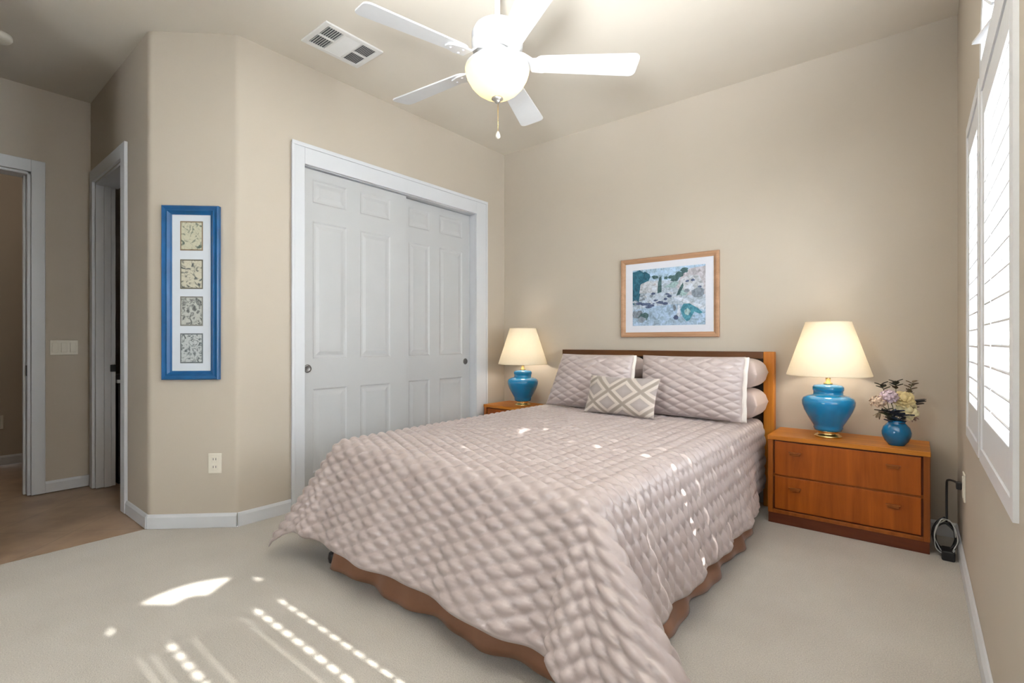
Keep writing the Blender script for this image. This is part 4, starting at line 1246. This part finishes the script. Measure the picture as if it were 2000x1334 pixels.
def bud(p, r, mat, label, axis):
    t = thing('flower_bud', label, 'flower', tuple(p), 'flowers in the blue vase')
    ax = Vector(axis).normalized(); s = ax.cross(Vector((0.3, 0.2, 1))).normalized(); w = ax.cross(s).normalized()
    b = MB()
    for k in range(6):
        a = 2 * PI * k / 6
        rad = s * math.cos(a) + w * math.sin(a)
        petal(b, Vector(p) - ax * r + rad * r * 0.1, ax + rad * 0.35, ax.cross(rad), r * 2.2, r * 0.5, -r * 0.3)
    b.build('bloom', mat, t, recalc=False)
    MB().tube(stem_curve(Vector(p) - ax * r, 0.006), 0.0018, 6).build('stem', M['stem'], t)
def sprig(p, mat, label, ln, leaf, count, bend):
    t = thing('leaf_sprig', label, 'foliage', tuple(mouth), 'flowers in the blue vase')
    p = Vector(p)
    pts = []
    a = mouth + Vector((bend * 0.01, 0, -0.08))
    mid = (mouth * 0.45 + p * 0.55) + Vector((0, 0, 0.015))
    for i in range(9):
        q = i / 8
        pts.append(a * (1 - q) ** 2 + mid * 2 * q * (1 - q) + p * q * q)
    MB().tube(pts, 0.0014, 5).build('stem', M['stem'], t)
    b = MB(); rr = random.Random(int(ln * 1000) + count)
    for k in range(count):
        q = 1.0 - (k / max(1, count - 1)) * ln
        f = q * 8; i = min(7, int(f)); c = pts[i].lerp(pts[i + 1], f - i)
        d0 = (pts[min(8, i + 1)] - pts[i]).normalized()
        a = k * 2.4 + rr.random()
        sd_ = Vector((math.cos(a), math.sin(a), 0.1)); d = (d0 * 0.5 + sd_).normalized()
        side = d.cross(Vector((0.1, 0.2, 1))).normalized()
        petal(b, c, d, side, leaf, leaf * 0.42, leaf * 0.1)
    b.build('leaves', mat, t, recalc=False)
k_ = 1 / 970 * 2.58
def pxo(x, y): return ((x - 1752) * k_ * 0.92, (815 - y) * k_)
rose(fpos(*pxo(1766, 791), -0.035), 0.037, M['rose_ivory'], 'ivory rose low at the front right of the bouquet', (0.35, -0.8, 0.35))
rose(fpos(*pxo(1761, 769), -0.020), 0.037, M['rose_cream'], 'creamy yellow rose above the ivory rose in the bouquet', (0.1, -0.7, 0.7))
cluster(fpos(*pxo(1733, 768), -0.010), 0.040, M['lilac'], 'pale lilac pink blossom head at the upper left of the bouquet', 'hydrangea')
cluster(fpos(*pxo(1712, 778), 0.0), 0.034, M['peach'], 'pale peach blossom at the far left of the bouquet', 'hydrangea', 20)
bud(fpos(*pxo(1710, 803), -0.01), 0.015, M['leaf_brown'], 'brown drooping bud below the peach blossom', (-0.5, -0.2, -0.8))
bud(fpos(*pxo(1782, 808), -0.02), 0.015, M['dusty'], 'dusty pink bud drooping over the right of the vase', (0.5, -0.2, -0.8))
sprig(fpos(*pxo(1726, 745), 0.02), M['leaf_dark'], 'dark leaf sprig rising at the upper left of the bouquet', 0.16, 0.034, 6, -1)
sprig(fpos(*pxo(1760, 740), 0.03), M['leaf_dark'], 'dark leaf sprig rising straight up behind the roses', 0.2, 0.034, 8, 0)
sprig(fpos(*pxo(1797, 741), 0.03), M['leaf_brown'], 'tallest brown leafed sprig at the upper right of the bouquet', 0.42, 0.032, 11, 1)
sprig(fpos(*pxo(1794, 778), 0.01), M['leaf_grey'], 'broad grey leafed sprig at the right of the roses', 0.30, 0.058, 7, 1)
sprig(fpos(*pxo(1736, 797), -0.03), M['leaf_blue'], 'blue leaf sprig at the front left over the vase rim', 0.75, 0.050, 11, -1)
sprig(fpos(*pxo(1757, 803), -0.03), M['leaf_blue'], 'blue leaf sprig at the front centre over the vase rim', 0.75, 0.046, 10, 0)
sprig(fpos(*pxo(1722, 796), -0.01), M['leaf_dark'], 'dark green leaf sprig under the lilac blossom', 0.6, 0.044, 9, -1)
sprig(fpos(*pxo(1779, 790), -0.01), M['leaf_dark'], 'dark leaf sprig just right of the ivory rose', 0.6, 0.040, 9, 1)

# ------------------------------------------------------------------ cables by the window wall
def smooth_pts(pts, n=8):
    pts = [Vector(p) for p in pts]; out = []
    for i in range(len(pts) - 1):
        p0 = pts[max(0, i - 1)]; p1 = pts[i]; p2 = pts[i + 1]; p3 = pts[min(len(pts) - 1, i + 2)]
        for k in range(n):
            t = k / n
            out.append(0.5 * ((2 * p1) + (p2 - p0) * t + (2 * p0 - 5 * p1 + 4 * p2 - p3) * t * t + (3 * p1 - p0 - 3 * p2 + p3) * t ** 3))
    out.append(pts[-1]); return out
cb_ = thing('power_cable', 'coiled black cable plugged in beside the right nightstand', 'cable', (0.11, 3.15, 0))
path = [(RX - 0.012, 2.985, 0.385), (0.135, 3.03, 0.392), (0.115, 3.12, 0.375), (0.112, 3.15, 0.34), (0.112, 3.16, 0.25), (0.112, 3.16, 0.17)]
rr = random.Random(11)
for k in range(5):
    for q in range(8):
        a = 2 * PI * q / 8 + 1.57
        path.append((0.106 + 0.042 * math.cos(a) + rr.uniform(-0.006, 0.006), 3.16 + 0.028 * math.sin(a + k) + rr.uniform(-0.010, 0.010), 0.095 + 0.075 * math.sin(a) + rr.uniform(-0.008, 0.008)))
MB().tube(smooth_pts(path, 5), 0.0048, 8).build('cord', M['black'], cb_)
MB().box(RX - 0.030, RX - 0.0101, 2.968, 3.000, 0.370, 0.402).build('plug', M['black'], cb_, bevel=0.004)
MB().box(0.092, 0.140, 3.09, 3.175, 0.0, 0.046).build('power_brick', M['black'], cb_, bevel=0.006)
path = []
for k in range(2):
    for q in range(10):
        a = 2 * PI * q / 10
        path.append((0.108 + (0.038 + 0.004 * k) * math.cos(a) + rr.uniform(-0.004, 0.004), 3.118 - 0.010 * k + 0.012 * math.sin(2 * a), 0.105 + (0.080 + 0.006 * k) * math.sin(a) + rr.uniform(-0.006, 0.006)))
gm = MB().tube(smooth_pts(path, 4), 0.0024, 7).build('coiled_cord', M['cable_grey'], loc=(0.108, 3.1, 0.0))
tag(gm, 'loop of thin grey cord leaning on the black cable', 'cable')
